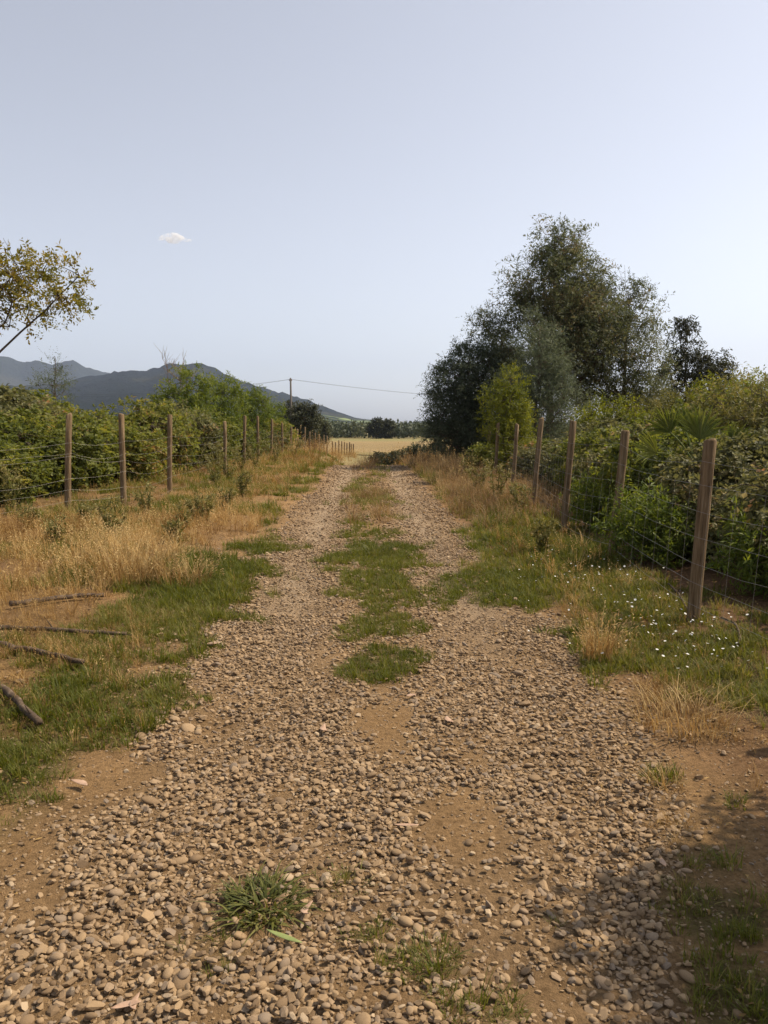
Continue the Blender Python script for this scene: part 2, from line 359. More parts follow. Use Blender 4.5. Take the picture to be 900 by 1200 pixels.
def earth_colour(x, y):
    g, gr, dr, ru, di = cover(x, y)
    u = x - road_c(y)
    c = np.broadcast_to(C_DIRT, (len(x), 3)).copy()
    def mixin(col, w): c[:] = c * (1 - w[:, None]) + col * w[:, None]
    mixin(C_RED, np.maximum(sstep(1.2, 1.9, u), 0.7 * sstep(-1.8, -3.5, u)) * 0.85)
    mixin(C_GRAV, g * 0.8)
    ut = np.exp(-((np.abs(u) - .80) / .32) ** 2) * sstep(4.2, 8, y); mixin(np.array([0.34, 0.265, 0.185]), ut * .8)
    mixin(C_STRAW, np.maximum(dr, ru * 0.6) * 0.7)
    mixin(C_GREEN, gr * 0.8)
    mixin(C_FAR, sstep(45, 75, y) * np.ones(len(x)))
    return c

def grid_obj(name, xs, ys, zf, mat, colf, kind='structure', warp=None):
    X, Y = np.meshgrid(xs, ys); X = X.ravel(); Y = Y.ravel()
    if warp: X = warp(X, Y)
    Z = zf(X, Y); nx = len(xs); ny = len(ys)
    i = (np.arange(ny - 1)[:, None] * nx + np.arange(nx - 1)[None]).ravel()
    mb = MB(); mb.add(np.stack([X, Y, Z], 1), np.stack([i, i + 1, i + 1 + nx, i + nx], 1))
    o = mb.obj(name, mat, smooth=True)
    c = colf(X, Y); ca = o.data.attributes.new('cover', 'FLOAT_COLOR', 'POINT')
    ca.data.foreach_set('color', np.concatenate([c, np.ones((len(c), 1))], 1).astype(np.float32).ravel())
    o['kind'] = kind
    return o

def spread(a, b, step, far, g=1.22):
    mid = list(np.arange(a, b + 1e-6, step)); lo = []; hi = []; s = step; x = mid[-1]
    while x < far: s *= g; x += s; hi.append(min(x, far))
    s = step; x = mid[0]
    while x > -far: s *= g; x -= s; lo.append(max(x, -far))
    return np.array(lo[::-1] + mid + hi)

# ------------------------------------------------------------------ ground, lane, field
def ground_z(x, y):
    u = x - road_c(y)
    return H(x, y) - 0.035 * sstep(1.62, 1.45, np.abs(u)) * sstep(48, 40, y) + 0.02 * (fbm(x * 4, y * 4, 5, 3) - 0.5) * sstep(1.5, 1.9, np.abs(u)) * sstep(80, 40, y)
ground = grid_obj('ground', spread(-9, 9, 0.11, 9000), spread(-1, 34, 0.12, 9000), ground_z, M['earth'], earth_colour)

def road_warp(X, Y):                           # ragged edges
    u = X; e = 1.0 + np.sign(u) * 0 + 0.10 * (fbm(np.sign(u) * 7 + Y * 0.9, Y * 0.9, 61, 3) - 0.5) * 2 * sstep(1.0, 1.6, np.abs(u))
    return road_c(Y) + u * e
road = grid_obj('road', np.linspace(-1.62, 1.62, 55), np.concatenate([np.arange(-6, 30, 0.09), np.arange(30, 46.1, 0.4)]),
                lambda x, y: H(x, y) + 0.004 + 0.018 * (fbm(x * 3.3, y * 3.3, 71, 4) - 0.5), M['earth'], earth_colour, warp=road_warp)
tag(road, 'gravel lane with two wheel tracks and a grassy middle', None)

def field_col(x, y):
    n = fbm(x * 0.03, y * 0.06, 81, 4); t = sstep(165, 190, y + 12 * (n - .5))
    c = C_FIELD * (0.75 + 0.5 * n[:, None]); c = c * (1 - t[:, None]) + np.array([0.21, 0.19, 0.085]) * t[:, None]
    e = sstep(112, 100, y + 20 * (n - 0.5))[:, None]
    return c * (1 - e * 0.5) + np.array([0.19, 0.17, 0.06]) * e * 0.5
field = grid_obj('field', np.linspace(-60, 90, 70), np.linspace(97, 205, 60), lambda x, y: H(x, y) + 0.06, M['earth'], field_col)
tag(field, 'golden stubble field beyond the end of the lane')

# ------------------------------------------------------------------ hills
def ridge(name, prof, D, r0, r1, nseed, base_col, low_col, label, rough=0.10, nr=70, na=420):
    az = np.linspace(-1.25, 0.62, na)
    pxs = np.array([p_[0] for p_ in prof], float); pys = np.array([p_[1] for p_ in prof], float)
    paz = np.arctan((pxs - 450) / FPX); el = (497 - pys) / FPX * np.cos(paz)
    crest = np.interp(az, paz, el, left=el[0]) * D
    crest += (fbm(az * 30, az * 0 + 3.3, nseed, 4) - 0.5) * 2 * 0.10 * crest * sstep(-0.4, -0.6, az)
    t = np.linspace(0, 1, nr); rr = r0 + (r1 - r0) * t
    A, T = np.meshgrid(az, t); C_, RR = np.meshgrid(crest, rr)
    tc = (D - r0) / (r1 - r0)
    prof_r = np.where(T < tc, np.clip(T / tc, 0, 1) ** 1.75, 1 - sstep(tc, 1.0, T))
    x = np.sin(A) * RR; y = np.cos(A) * RR
    nn = fbm(x / D * 9, y / D * 9, nseed, 5); rg = 1 - np.abs(2 * fbm(x / D * 14, y / D * 14, nseed + 5, 4) - 1)
    damp = np.where(T < tc, 1 - sstep(0.6 * tc, tc, T), sstep(tc, 1, T) * .6)
    z = C_ * prof_r * (1 + damp * (0.5 * (nn - 0.5) - rough * 2.2 * (rg - 0.7)))
    z += (fbm(x / 22, y / 22, nseed + 9, 2) - 0.3) * 16 * np.minimum(prof_r * 2, 1) * np.minimum(C_ / 90, 1)
    z = z - 6 + 4 * (z > 4)
    X = x.ravel(); Y = y.ravel(); Z = z.ravel()
    i = (np.arange(nr - 1)[:, None] * na + np.arange(na - 1)[None]).ravel()
    mb = MB(); mb.add(np.stack([X, Y, Z], 1), np.stack([i, i + 1, i + 1 + na, i + na], 1))
    o = mb.obj(name, M['hillwood'], smooth=True)
    lowt = sstep(0.13 * crest.max(), 0.03 * crest.max(), Z + 22 * (fbm(X / 160, Y / 160, nseed + 3, 3) - 0.5))
    pat = sstep(0.48, 0.60, fbm(X / 130, Y / 60, nseed + 4, 3)) * lowt
    bare = 0.5 * sstep(0.60, 0.72, fbm(X / 200, Y / 200, nseed + 8, 4)) * (1 - lowt)
    c = np.array(base_col)[None] * (0.7 + 0.6 * fbm(X / 90, Y / 90, nseed + 7, 4)[:, None])
    c = c * (1 - pat[:, None]) + np.array(low_col)[None] * pat[:, None]
    c = c * (1 - bare[:, None]) + np.array([0.05, 0.05, 0.03])[None] * bare[:, None]
    ca = o.data.attributes.new('cover', 'FLOAT_COLOR', 'POINT')
    ca.data.foreach_set('color', np.concatenate([c, np.ones((len(c), 1))], 1).astype(np.float32).ravel())
    tag(o, label, None, None, 'structure')
    return o
NEAR = [(-900, 470), (-300, 450), (60, 452), (120, 440), (150, 436), (177, 435), (200, 428), (222, 427), (240, 427), (252, 431), (262, 437), (280, 446), (293, 450), (317, 458), (340, 463), (360, 469), (390, 480), (417, 489), (437, 491), (444, 496), (470, 498), (900, 499)]
FARR = [(-900, 430), (-300, 405), (-60, 410), (0, 417), (20, 421), (33, 426), (50, 423), (66, 429), (80, 424), (92, 423), (107, 432), (127, 437), (150, 444), (220, 462), (330, 480), (420, 494), (470, 498), (900, 499)]
ridge('hill', NEAR, 2700, 620, 3450, 101, (0.010, 0.015, 0.015), (0.20, 0.25, 0.115), 'nearer wooded hill sloping down to the plain')
ridge('hill', FARR, 4700, 3500, 6800, 202, (0.02, 0.028, 0.022), (0.05, 0.06, 0.03), 'farther blue mountain ridge with two summits')


# ------------------------------------------------------------------ scatter for uncountable cover
def scatter(name, pts, eul, scl, idx, tint, protos, kind='stuff', parent=None, label=None, cat=None):
    me = bpy.data.meshes.new(name); n = len(pts)
    me.vertices.add(n); me.vertices.foreach_set('co', pts.astype(np.float32).ravel())
    for nm, typ, key, dat in (('rot', 'FLOAT_VECTOR', 'vector', eul), ('scl', 'FLOAT_VECTOR', 'vector', scl), ('idx', 'INT', 'value', idx), ('tint', 'FLOAT', 'value', tint)):
        a = me.attributes.new(nm, typ, 'POINT'); a.data.foreach_set(key, np.ascontiguousarray(dat).astype(np.int32 if typ == 'INT' else np.float32).ravel())
    o = bpy.data.objects.new(name, me); COL.objects.link(o)
    if parent: o.parent = parent
    ng = bpy.data.node_groups.new(name + '_scatter', 'GeometryNodeTree')
    ng.interface.new_socket('Geometry', in_out='INPUT', socket_type='NodeSocketGeometry')
    ng.interface.new_socket('Geometry', in_out='OUTPUT', socket_type='NodeSocketGeometry')
    nd = ng.nodes; L = ng.links.new
    gi = nd.new('NodeGroupInput'); go = nd.new('NodeGroupOutput')
    jn = nd.new('GeometryNodeJoinGeometry')
    for pme in protos:
        po = bpy.data.objects.new(pme.name + '_shape', pme)
        oi = nd.new('GeometryNodeObjectInfo'); oi.inputs['Object'].default_value = po
        g2 = nd.new('GeometryNodeGeometryToInstance'); L(oi.outputs['Geometry'], g2.inputs[0]); L(g2.outputs[0], jn.inputs[0])
    ip = nd.new('GeometryNodeInstanceOnPoints'); ip.inputs['Pick Instance'].default_value = True
    def attr(nm, typ):
        a = nd.new('GeometryNodeInputNamedAttribute'); a.data_type = typ; a.inputs[0].default_value = nm
        return a.outputs['Attribute']
    e2 = nd.new('FunctionNodeEulerToRotation'); L(attr('rot', 'FLOAT_VECTOR'), e2.inputs[0])
    L(gi.outputs[0], ip.inputs['Points']); L(jn.outputs[0], ip.inputs['Instance']); L(attr('idx', 'INT'), ip.inputs['Instance Index'])
    L(e2.outputs[0], ip.inputs['Rotation']); L(attr('scl', 'FLOAT_VECTOR'), ip.inputs['Scale']); L(ip.outputs[0], go.inputs[0])
    md = o.modifiers.new('scatter', 'NODES'); md.node_group = ng
    tag(o, label, cat, None, kind)
    return o

def in_view(x, y, margin=1.2):
    return (np.abs(x) < 0.49 * y + margin) & (y > 1.2)

# ------------------------------------------------------------------ gravel
import bmesh
def stone_mesh(k, rounded):
    r_ = np.random.default_rng(500 + k)
    bm = bmesh.new()
    if rounded:
        bmesh.ops.create_icosphere(bm, subdivisions=2, radius=0.5)
        off = r_.normal(size=(5, 3)); off /= np.linalg.norm(off, axis=1)[:, None]
        for v in bm.verts:
            c = np.array(v.co) * 2
            s = 1 + 0.16 * sum(max(0, float(c @ o_)) ** 3 * (-1 if q % 2 else 1) for q, o_ in enumerate(off)) + r_.uniform(-.03, .03)
            v.co = Vector(c * 0.5 * s)
    else:
        p_ = r_.normal(size=(22, 3)); p_ /= np.linalg.norm(p_, axis=1)[:, None]; p_ = np.sign(p_) * np.abs(p_) ** 0.86
        p_ /= np.abs(p_).max(); p_ *= 0.5 * r_.uniform(0.82, 1.0, (22, 1))
        for c in p_: bm.verts.new(c)
        res = bmesh.ops.convex_hull(bm, input=bm.verts[:])
        bmesh.ops.delete(bm, geom=[v for v in bm.verts if not v.link_faces], context='VERTS')
    me = bpy.data.meshes.new('stone'); bm.to_mesh(me); bm.free()
    if rounded:
        for pl in me.polygons: pl.use_smooth = True
    me.materials.append(M['stone'])
    return me
STONES = [stone_mesh(k, k % 4 == 0) for k in range(16)]

def track(x, y):                                 # the two compacted wheel tracks
    u = np.abs(x - road_c(y)); return np.exp(-((u - .80) / .30) ** 2) * sstep(4.2, 7.5, y)

def gravel_points():
    out = []
    for (y0, y1, sp, s0, s1, jit) in ((1.3, 3.6, 0.0215, 0.0125, 0.027, .43), (3.6, 6.5, 0.024, 0.014, 0.028, .45), (6.5, 11, 0.033, 0.018, 0.033, .46), (11, 18, 0.050, 0.024, 0.040, .48), (18, 34, 0.085, 0.030, 0.05, .5)):
        gx = np.arange(-2.6, 2.3, sp); gy = np.arange(y0, y1, sp)
        X, Y = np.meshgrid(gx, gy); X = X + (np.arange(len(gy)) % 2)[:, None] * sp / 2
        X = X.ravel(); Y = Y.ravel()
        X = X + rng.uniform(-jit, jit, len(X)) * sp; Y = Y + rng.uniform(-jit, jit, len(Y)) * sp
        X = X + road_c(Y)
        out.append(np.stack([X, Y, rng.uniform(s0, s1, len(X)) * np.where(rng.random(len(X)) < 0.07, 1.55, 1.0) * np.clip(rng.lognormal(-.04, .26, len(X)), .5, 1.6) * (1 - .38 * track(X, Y)), np.zeros(len(X))], 1))
        m = int(len(X) * 0.22)                                    # a looser layer lying on top
        X2 = rng.uniform(-1.75, 1.8, m); Y2 = rng.uniform(y0, y1, m)
        out.append(np.stack([X2 + road_c(Y2), Y2, rng.uniform(s0, s1 * 1.12, m), np.full(m, 1.0)], 1))
        if y1 < 12:                                               # grit between the stones
            m = int((y1 - y0) * 4.4 * 2300); X3 = rng.uniform(-2.2, 2.2, m); Y3 = rng.uniform(y0, y1, m)
            out.append(np.stack([X3 + road_c(Y3), Y3, rng.lognormal(-4.75, .38, m), np.full(m, 2.0)], 1))
    P = np.concatenate(out)
    g, gr, dr, ru, di = cover(P[:, 0], P[:, 1])
    thin = fbm(P[:, 0] * 2.4, P[:, 1] * 1.5, 91, 4)
    u = P[:, 0] - road_c(P[:, 1])
    dens = g * np.clip(0.62 + 1.5 * (thin - 0.40), 0.10, 1) * 1.05
    di = np.clip(di * 1.3, 0, 1); dens = np.maximum(dens * (1 - .75 * di), 0.035 * (1 - .7 * di))                               # strays everywhere
    dens = np.where(np.abs(u) > 1.8, dens * 0.5, dens)
    dens = np.where(P[:, 3] == 1, dens ** 1.5 * 0.8, dens); dens = np.where(P[:, 3] == 2, np.maximum(0.40, dens), dens)
    dens = np.where((P[:, 3] != 2) & (np.abs(u) > 2.0), 0.006, dens)
    P = P[(rng.random(len(P)) < dens) & in_view(P[:, 0], P[:, 1], 0.8)]
    return P
GP = gravel_points()
n = len(GP)
# size of each stone drops where only strays lie
sc = np.stack([GP[:, 2] * rng.uniform(0.95, 1.5, n), GP[:, 2] * rng.uniform(0.75, 1.1, n), GP[:, 2] * rng.uniform(0.40, 0.70, n)], 1)
eu = np.stack([rng.normal(0, 0.28, n), rng.normal(0, 0.28, n), rng.uniform(0, 6.28, n)], 1)
base = H(GP[:, 0], GP[:, 1]) + 0.018 * (fbm(GP[:, 0] * 3.3, GP[:, 1] * 3.3, 71, 4) - 0.5) + 0.004
gz = base + sc[:, 2] * np.where(GP[:, 3] == 1, 0.80, rng.uniform(.05, .42, n)) + np.where(GP[:, 3] == 1, 0.006, 0)
gp = np.stack([GP[:, 0], GP[:, 1], gz], 1)
gi_ = rng.integers(0, 16, n)
cd = np.linalg.norm(gp - np.array([0, 0, CAM_H]), axis=1)
vis = (np.abs(gp[:, 0]) < 0.47 * (gp[:, 1] * math.cos(PITCH) + 0.17)) & (gp[:, 1] > 1.98)
app = np.where(vis, sc[:, 0] * np.sqrt(sc[:, 1] / sc[:, 0]) / cd, 0)
pick = np.argsort(-app)[:300]
for k in pick:
    o = bpy.data.objects.new('stone', STONES[gi_[k]]); COL.objects.link(o); o.parent = road
    o.location = gp[k]; o.rotation_euler = eu[k]; o.scale = sc[k]
rest = np.ones(n, bool); rest[pick] = False
scatter('gravel', gp[rest], eu[rest], sc[rest], gi_[rest], rng.random(rest.sum()), STONES, 'stuff', road, 'loose tan gravel covering the lane')

# ------------------------------------------------------------------ grass
def blade_clump(name, k, nb, h, spread_, width, lean, mat, seeds=0.0, seg=3):
    r_ = np.random.default_rng(900 + k); mb = MB()
    ang = r_.uniform(0, 6.283, nb); rad = spread_ * np.sqrt(r_.random(nb)); P = np.stack([np.cos(ang) * rad, np.sin(ang) * rad, np.full(nb, -0.01)], 1)
    a2 = ang + r_.normal(0, 0.9, nb); D = np.stack([np.cos(a2), np.sin(a2), 0 * a2], 1); S = np.stack([-np.sin(a2), np.cos(a2), 0 * a2], 1)
    hh = h * r_.uniform(0.45, 1.15, nb); ln = lean * r_.uniform(0.2, 1.3, nb); w = width * r_.uniform(0.7, 1.3, nb)
    tt = r_.random(nb)
    rows = []
    for s in range(seg + 1):
        t = s / seg
        c = P + D * (hh * ln * t ** 1.9)[:, None] + np.array([0, 0, 1.0]) * (hh * (t - 0.28 * ln * t ** 2.4))[:, None]
        ww = (w * (1 - t ** 1.6) + w * 0.08)[:, None] * 0.5
        rows += [c - S * ww, c + S * ww]
    V = np.stack(rows, 1); m = 2 * (seg + 1)
    F = np.concatenate([np.arange(nb)[:, None] * m + np.array([2 * s, 2 * s + 1, 2 * s + 3, 2 * s + 2])[None] for s in range(seg)])
    mb.add(V.reshape(-1, 3), F, np.repeat(tt, m))
    tip = V[:, -1]
    ns = int(nb * seeds)
    if ns:
        for q in range(5):
            leaves(mb, tip[:ns] - np.array([0, 0, 1.0]) * (hh[:ns] * 0.055 * q)[:, None] + r_.normal(0, .003, (ns, 3)), D[:ns] * 0.7 + r_.normal(0, .5, (ns, 3)) + np.array([0, 0, 0.4]), r_.normal(size=(ns, 3)), h * 0.07, h * 0.022, 0.9)
    return mb.mesh(name, mat)

def sample(bands, dens_fn, xr=(-16, 12)):
    out = []
    for (y0, y1, den, s) in bands:
        m = int((y1 - y0) * (xr[1] - xr[0]) * den); x = rng.uniform(*xr, m); y = rng.uniform(y0, y1, m)
        k = in_view(x, y, 1.0); x = x[k]; y = y[k]
        d = dens_fn(x, y); k = rng.random(len(x)) < d
        out.append(np.stack([x[k], y[k], np.full(k.sum(), s)], 1))
    return np.concatenate(out)

def plant(name, pts, protos, tint_fn, label, cat, smul=1.0, var=(0.6, 1.25), lift=0.0):
    n = len(pts); s = pts[:, 2] * rng.uniform(*var, n) * smul
    z = ground_z(pts[:, 0], pts[:, 1]); u = np.abs(pts[:, 0] - road_c(pts[:, 1])); z = np.where(u < 1.5, H(pts[:, 0], pts[:, 1]) + 0.003, z)
    P = np.stack([pts[:, 0], pts[:, 1], z + lift], 1)
    E = np.stack([rng.normal(0, .12, n), rng.normal(0, .12, n), rng.uniform(0, 6.28, n)], 1)
    S = np.stack([s, s, s * rng.uniform(.75, 1.2, n)], 1)
    return scatter(name, P, E, S, rng.integers(0, len(protos), n), tint_fn(P, n), protos, 'stuff', None, label, cat)

BEHIND_L = lambda x, y: sstep(-6.6, -5.6, x + 0.10 * (y - 14))
gprot = [blade_clump('grass_clump', k, 26, 0.085, 0.055, 0.0055, 0.9, M['grass']) for k in range(4)] + [blade_clump('grass_clump', 9, 20, 0.13, 0.05, 0.006, 0.7, M['grass'])]
gpts = sample([(1.5, 4, 420, .75), (4, 7, 430, .9), (7, 12, 330, 1.1), (12, 20, 75, 1.7), (20, 36, 30, 2.3), (36, 60, 8, 3.2)], lambda x, y: np.where(y > 36, .5 * sstep(1.5, 2.2, np.abs(x - road_c(y))), np.clip(cover(x, y)[1] ** .8 * np.where(np.abs(x - road_c(y)) < 1.2, 1.6, 1.15), 0, 1)) * BEHIND_L(x, y))
gu = np.abs(gpts[:, 0] - road_c(gpts[:, 1])); gpts[:, 2] *= np.where(gu < 1.2, .72, 1.0)
plant('green_grass', gpts, gprot, lambda P, n: np.clip(0.42 + 0.9 * (fbm(P[:, 0] * 1.1, P[:, 1] * 1.1, 131, 3) - 0.5) + rng.normal(0, .12, n), 0, 1), 'short green grass on the verges and between the wheel tracks', 'grass')
dstalk = [blade_clump('dry_stalks', 35 + k, 9, 0.46, 0.06, 0.0055, 0.7, M['drygrass'], 1.0) for k in range(3)]
dprot = dstalk + [blade_clump('dry_clump', 20 + k, 22, 0.30, 0.07, 0.0050, 1.0, M['drygrass'], 0.35) for k in range(4)] + [blade_clump('dry_clump', 30 + k, 26, 0.14, 0.09, 0.0045, 1.5, M['drygrass']) for k in range(3)]
dpts = sample([(2, 4.5, 150, .4), (4.5, 6.8, 190, .45), (6.8, 8, 120, .8), (8, 13, 90, .95), (13, 20, 42, 1.0), (20, 36, 16, 1.4), (36, 95, 1.6, 3.0)], lambda x, y: np.where(y > 36, .6 * sstep(1.5, 2.2, np.abs(x - road_c(y))), cover(x, y)[2]) * np.maximum(BEHIND_L(x, y), 0.25 * (y > 13)))
dpts[:, 2] *= .85
dpts[:, 2] *= 1 - .36 * sstep(10.5, 13, dpts[:, 1]) * sstep(-2.5, -4, dpts[:, 0]) * (dpts[:, 1] < 30)
plant('dry_grass', dpts, dprot, lambda P, n: np.clip(0.46 + 1.7 * (fbm(P[:, 0] * .9, P[:, 1] * .9, 141, 3) - 0.5) + rng.normal(0, .15, n), 0, 1), 'golden dry grass on the verge along the fences', 'grass')
rprot = [blade_clump('rust_clump', 40 + k, 20, 0.34, 0.08, 0.0050, 0.8, M['rustgrass'], 0.5) for k in range(4)]
rpts = sample([(9, 13, 60, .9), (13, 20, 40, 1.2), (20, 36, 18, 1.7)], lambda x, y: cover(x, y)[3])
plant('rusty_grass', rpts, rprot, lambda P, n: np.clip(0.5 + 1.2 * (fbm(P[:, 0] * .7, P[:, 1] * .7, 151, 3) - 0.5) + rng.normal(0, .18, n), 0, 1), 'tall reddish dry grass along the lane before the dark trees', 'grass', var=(.35, 1.2))

# fallen leaves and straw littering the bare soil
def litter_mesh(k):
    mb = MB(); r_ = np.random.default_rng(700 + k); leaves(mb, np.zeros((1, 3)), np.array([[1.0, 0, 0]]), np.array([[0, 0, 1.0]]), .055, .02 if k else .005, .5, r_.uniform(.1, .4), bend=r_.uniform(-.2, .3)); return mb.mesh('litter_leaf', M['rustgrass'] if k % 2 else M['drygrass'])
def litter_d(x, y):
    u = x - road_c(y); return np.maximum(sstep(.6, 1.1, u) * sstep(5.2, 3.4, u), sstep(-1.1, -1.6, u)) * (.25 + .75 * sstep(.4, .6, fbm(x * 1.7, y * 1.7, 171, 3)))
lpts = sample([(1.8, 4, 420, .5), (4, 8, 260, .85), (8, 14, 90, 1.2), (14, 26, 28, 1.8)], litter_d, (-12, 8))
plant('leaf_litter', lpts, [litter_mesh(k) for k in range(5)], lambda P, n: np.clip(rng.normal(.22, .2, n), 0, 1), 'brown leaf and straw litter on the bare soil of the verges', 'litter', lift=.011)

# small white flowers in the grass under the leaning posts
def flower_mesh():
    mb = MB(); a = np.linspace(0, 6.283, 8, endpoint=False)
    tube(mb, [(0, 0, -0.11), (0.004, 0, -0.05), (0, 0, 0)], 0.0011, 3, .5, False)
    leaves(mb, np.zeros((8, 3)), np.stack([np.cos(a), np.sin(a), 0.15 + 0 * a], 1), np.tile([0, 0, 1.0], (8, 1)), 0.011, 0.007, 0.5)
    me = mb.mesh('flower_head', M['petal']); me.materials.append(M['tuftgreen'])
    for pl in me.polygons: pl.material_index = 0 if pl.center.z > -.002 else 1
    return me
fl = np.concatenate([np.stack([G(x, y)[:2] for x, y in zip(rng.normal(cx, rx, k), rng.normal(cy, ry, k))]) for cx, cy, rx, ry, k in ((690, 690, 45, 18, 60), (760, 735, 45, 22, 60), (820, 765, 40, 22, 45), (630, 670, 25, 12, 20))])
fl = np.concatenate([fl, np.full((len(fl), 1), 1.0)], 1)
n = len(fl); z = ground_z(fl[:, 0], fl[:, 1]) + rng.uniform(0.09, 0.16, n)
scatter('white_flowers', np.stack([fl[:, 0], fl[:, 1], z], 1), rng.normal(0, .35, (n, 3)), np.repeat(rng.uniform(.7, 1.25, (n, 1)), 3, 1), np.zeros(n, int), rng.random(n), [flower_mesh()], 'stuff', None, 'tiny white flowers scattered through the roadside grass', 'flowers')
print('scatter', len(gp), len(gpts), len(dpts), len(rpts))
#==TREES==
# ------------------------------------------------------------------ trees and bushes
def ell_points(r_, lobes, n, shell=0.55):
    """points filling a union of lobes (cx, cy, cz, rx, ry, rz), denser towards the outside"""
    vol = np.array([l[3] * l[4] * l[5] for l in lobes]) ** 0.75; k = r_.choice(len(lobes), n, p=vol / vol.sum())
    d = r_.normal(size=(n, 3)); d /= np.linalg.norm(d, axis=1)[:, None]
    q = shell + (1 - shell) * r_.random(n) ** 0.6
    inner = r_.random(n) < 0.22; q = np.where(inner, r_.random(n) ** 0.5 * shell, q)
    lob = np.array(lobes)[k]
    return lob[:, :3] + d * q[:, None] * lob[:, 3:], d

def bez(a, b, up, n, wob, r_):
    t = np.linspace(0, 1, n)[:, None]; m = (a + b) / 2 + np.array([0, 0, up])
    p_ = (1 - t) ** 2 * a + 2 * t * (1 - t) * m + t ** 2 * b
    p_[1:-1] += r_.normal(0, wob, (n - 2, 3))
    return p_

def make_tree(name, loc, lobes, seed, nclus, sprays, per, leaf, mat, bark='bark', trunk_r=0.1, top=None, clus_r=0.45, droop=0.1, limbs=14, stems=1, shell=0.55, tint=(0.5, 0.22), upright=0.25, nbare=0, twig_r=0.008, zmin=0.05, leafless=False, canes=0, gaps=0.0, gf=2.3):
    r_ = np.random.default_rng(seed); th = empty(name, loc)
    C, Dn = ell_points(r_, lobes, nclus, shell)
    k = C[:, 2] > zmin
    if gaps: k &= vnoise(C[:, 0] * gf + C[:, 2] * gf * .6, C[:, 1] * gf + C[:, 2] * gf * .8, seed) > gaps
    C = C[k]; Dn = Dn[k]
    ztop = top if top else C[:, 2].max() * 0.9
    cen = np.mean(np.array(lobes)[:, :3], axis=0)
    tb = MB(); trunks = []
    for s in range(stems):
        b0 = np.array([0, 0, -0.12]) + (r_.normal(0, 0.16, 3) * [1, 1, 0] if stems > 1 else 0)
        e = np.array([cen[0] * 0.7, cen[1] * 0.7, ztop]) + (r_.normal(0, 1, 3) * np.array(lobes[0][3:]) * [.5, .5, .12] if stems > 1 else 0)
        n_ = 9; t = np.linspace(0, 1, n_)[:, None]; P = b0 * (1 - t) + e * t; P[:, :2] *= (t ** 0.6) * 0.6 + 0.4
        P[1:-1, :2] += r_.normal(0, 0.025 * ztop ** 0.7, (n_ - 2, 2))
        rr = trunk_r / (stems ** 0.5) * (1 - 0.86 * t[:, 0] ** 0.9); rr[0] *= 1.25
        tube(tb, P, rr, 8 if stems < 3 else 5, r_.random()); trunks.append((P, rr))
    TP = np.concatenate([p_ for p_, _ in trunks]); TR = np.concatenate([q for _, q in trunks])
    ends = [TP[2:]]
    for e in C[r_.permutation(len(C))[:limbs]]:
        hd = np.hypot(*(e[:2])); za = max(0.12 * ztop, e[2] - 0.75 * hd - 0.1)
        j = np.argmin(np.abs(TP[:, 2] - za) + 0.3 * np.linalg.norm(TP[:, :2] - e[:2], axis=1))
        P = bez(TP[j], e, -0.06 * hd, 7, 0.03 * (hd + .3), r_)
        tube(tb, P, np.linspace(max(TR[j] * 0.55, twig_r * 1.6), twig_r, 7), 5, r_.random(), False); ends.append(P[2:])
    E = np.concatenate(ends)
    for c in C:
        j = np.argmin(np.linalg.norm(E - c, axis=1)); P = bez(E[j], c, -0.03, 4, 0.02, r_)
        tube(tb, P, np.linspace(twig_r * 1.3, twig_r * 0.5, 4), 3, r_.random(), False)
    for q in range(nbare):
        c = C[r_.integers(len(C))]; j = np.argmin(np.linalg.norm(E - c, axis=1))
        P = bez(E[j], c + np.array([r_.normal(0, .35), r_.normal(0, .35), r_.uniform(.5, 1.2)]), 0.05, 5, 0.03, r_)
        tube(tb, P, np.linspace(twig_r * 1.4, twig_r * 0.4, 5), 3, r_.random(), False)
        for w in range(3):
            P2 = bez(P[2 + w % 2], P[3] + r_.normal(0, .28, 3) + [0, 0, .3], 0, 4, .02, r_); tube(tb, P2, np.linspace(twig_r * .9, twig_r * .35, 4), 3, .5, False)
    for q in range(canes):
        a = r_.uniform(0, 6.28); ro = r_.uniform(.9, 1.55); P = bez(np.array([math.cos(a) * .2, math.sin(a) * .2, 0]), np.array([math.cos(a) * ro, math.sin(a) * ro, r_.uniform(.1, 1.3)]), r_.uniform(.7, 1.5), 10, .03, r_)
        tube(tb, P, np.linspace(.007, .0025, 10), 4, r_.random(), False)
    tb.obj('trunk', M[bark], th, True)
    if leafless: return th
    lb = MB(); n_ = len(C)
    S0 = np.repeat(C, sprays, 0); Dr = np.repeat(Dn, sprays, 0) * 0.9 + r_.normal(0, 0.75, (n_ * sprays, 3)) + np.array([0, 0, upright]); Dr = nrm(Dr)
    Ls = clus_r * r_.uniform(0.5, 1.3, len(S0))
    S0 = S0 + r_.normal(0, clus_r * 0.22, S0.shape)
    t = np.tile(np.linspace(0.1, 1.0, per), len(S0)); P0 = np.repeat(S0, per, 0); DD = np.repeat(Dr, per, 0); LL = np.repeat(Ls, per)
    P = P0 + DD * (t * LL)[:, None] - np.array([0, 0, 1.0]) * (droop * LL * t ** 2)[:, None]
    side = nrm(np.cross(DD, r_.normal(size=DD.shape))) 
    A = DD * 0.55 + side + r_.normal(0, .25, DD.shape) - np.array([0, 0, droop])
    Nn = r_.normal(size=DD.shape) * 0.7 + np.array([0, 0, 0.8]) + np.repeat(np.repeat(Dn, sprays, 0), per, 0) * 0.5
    tt = np.clip(np.repeat(np.repeat(r_.normal(tint[0], tint[1], n_), sprays), per) + r_.normal(0, 0.13, len(P)), 0, 1)
    k = P[:, 2] > 0.02
    cs = np.repeat(np.repeat(r_.uniform(.7, 1.35, n_), sprays), per)[k]
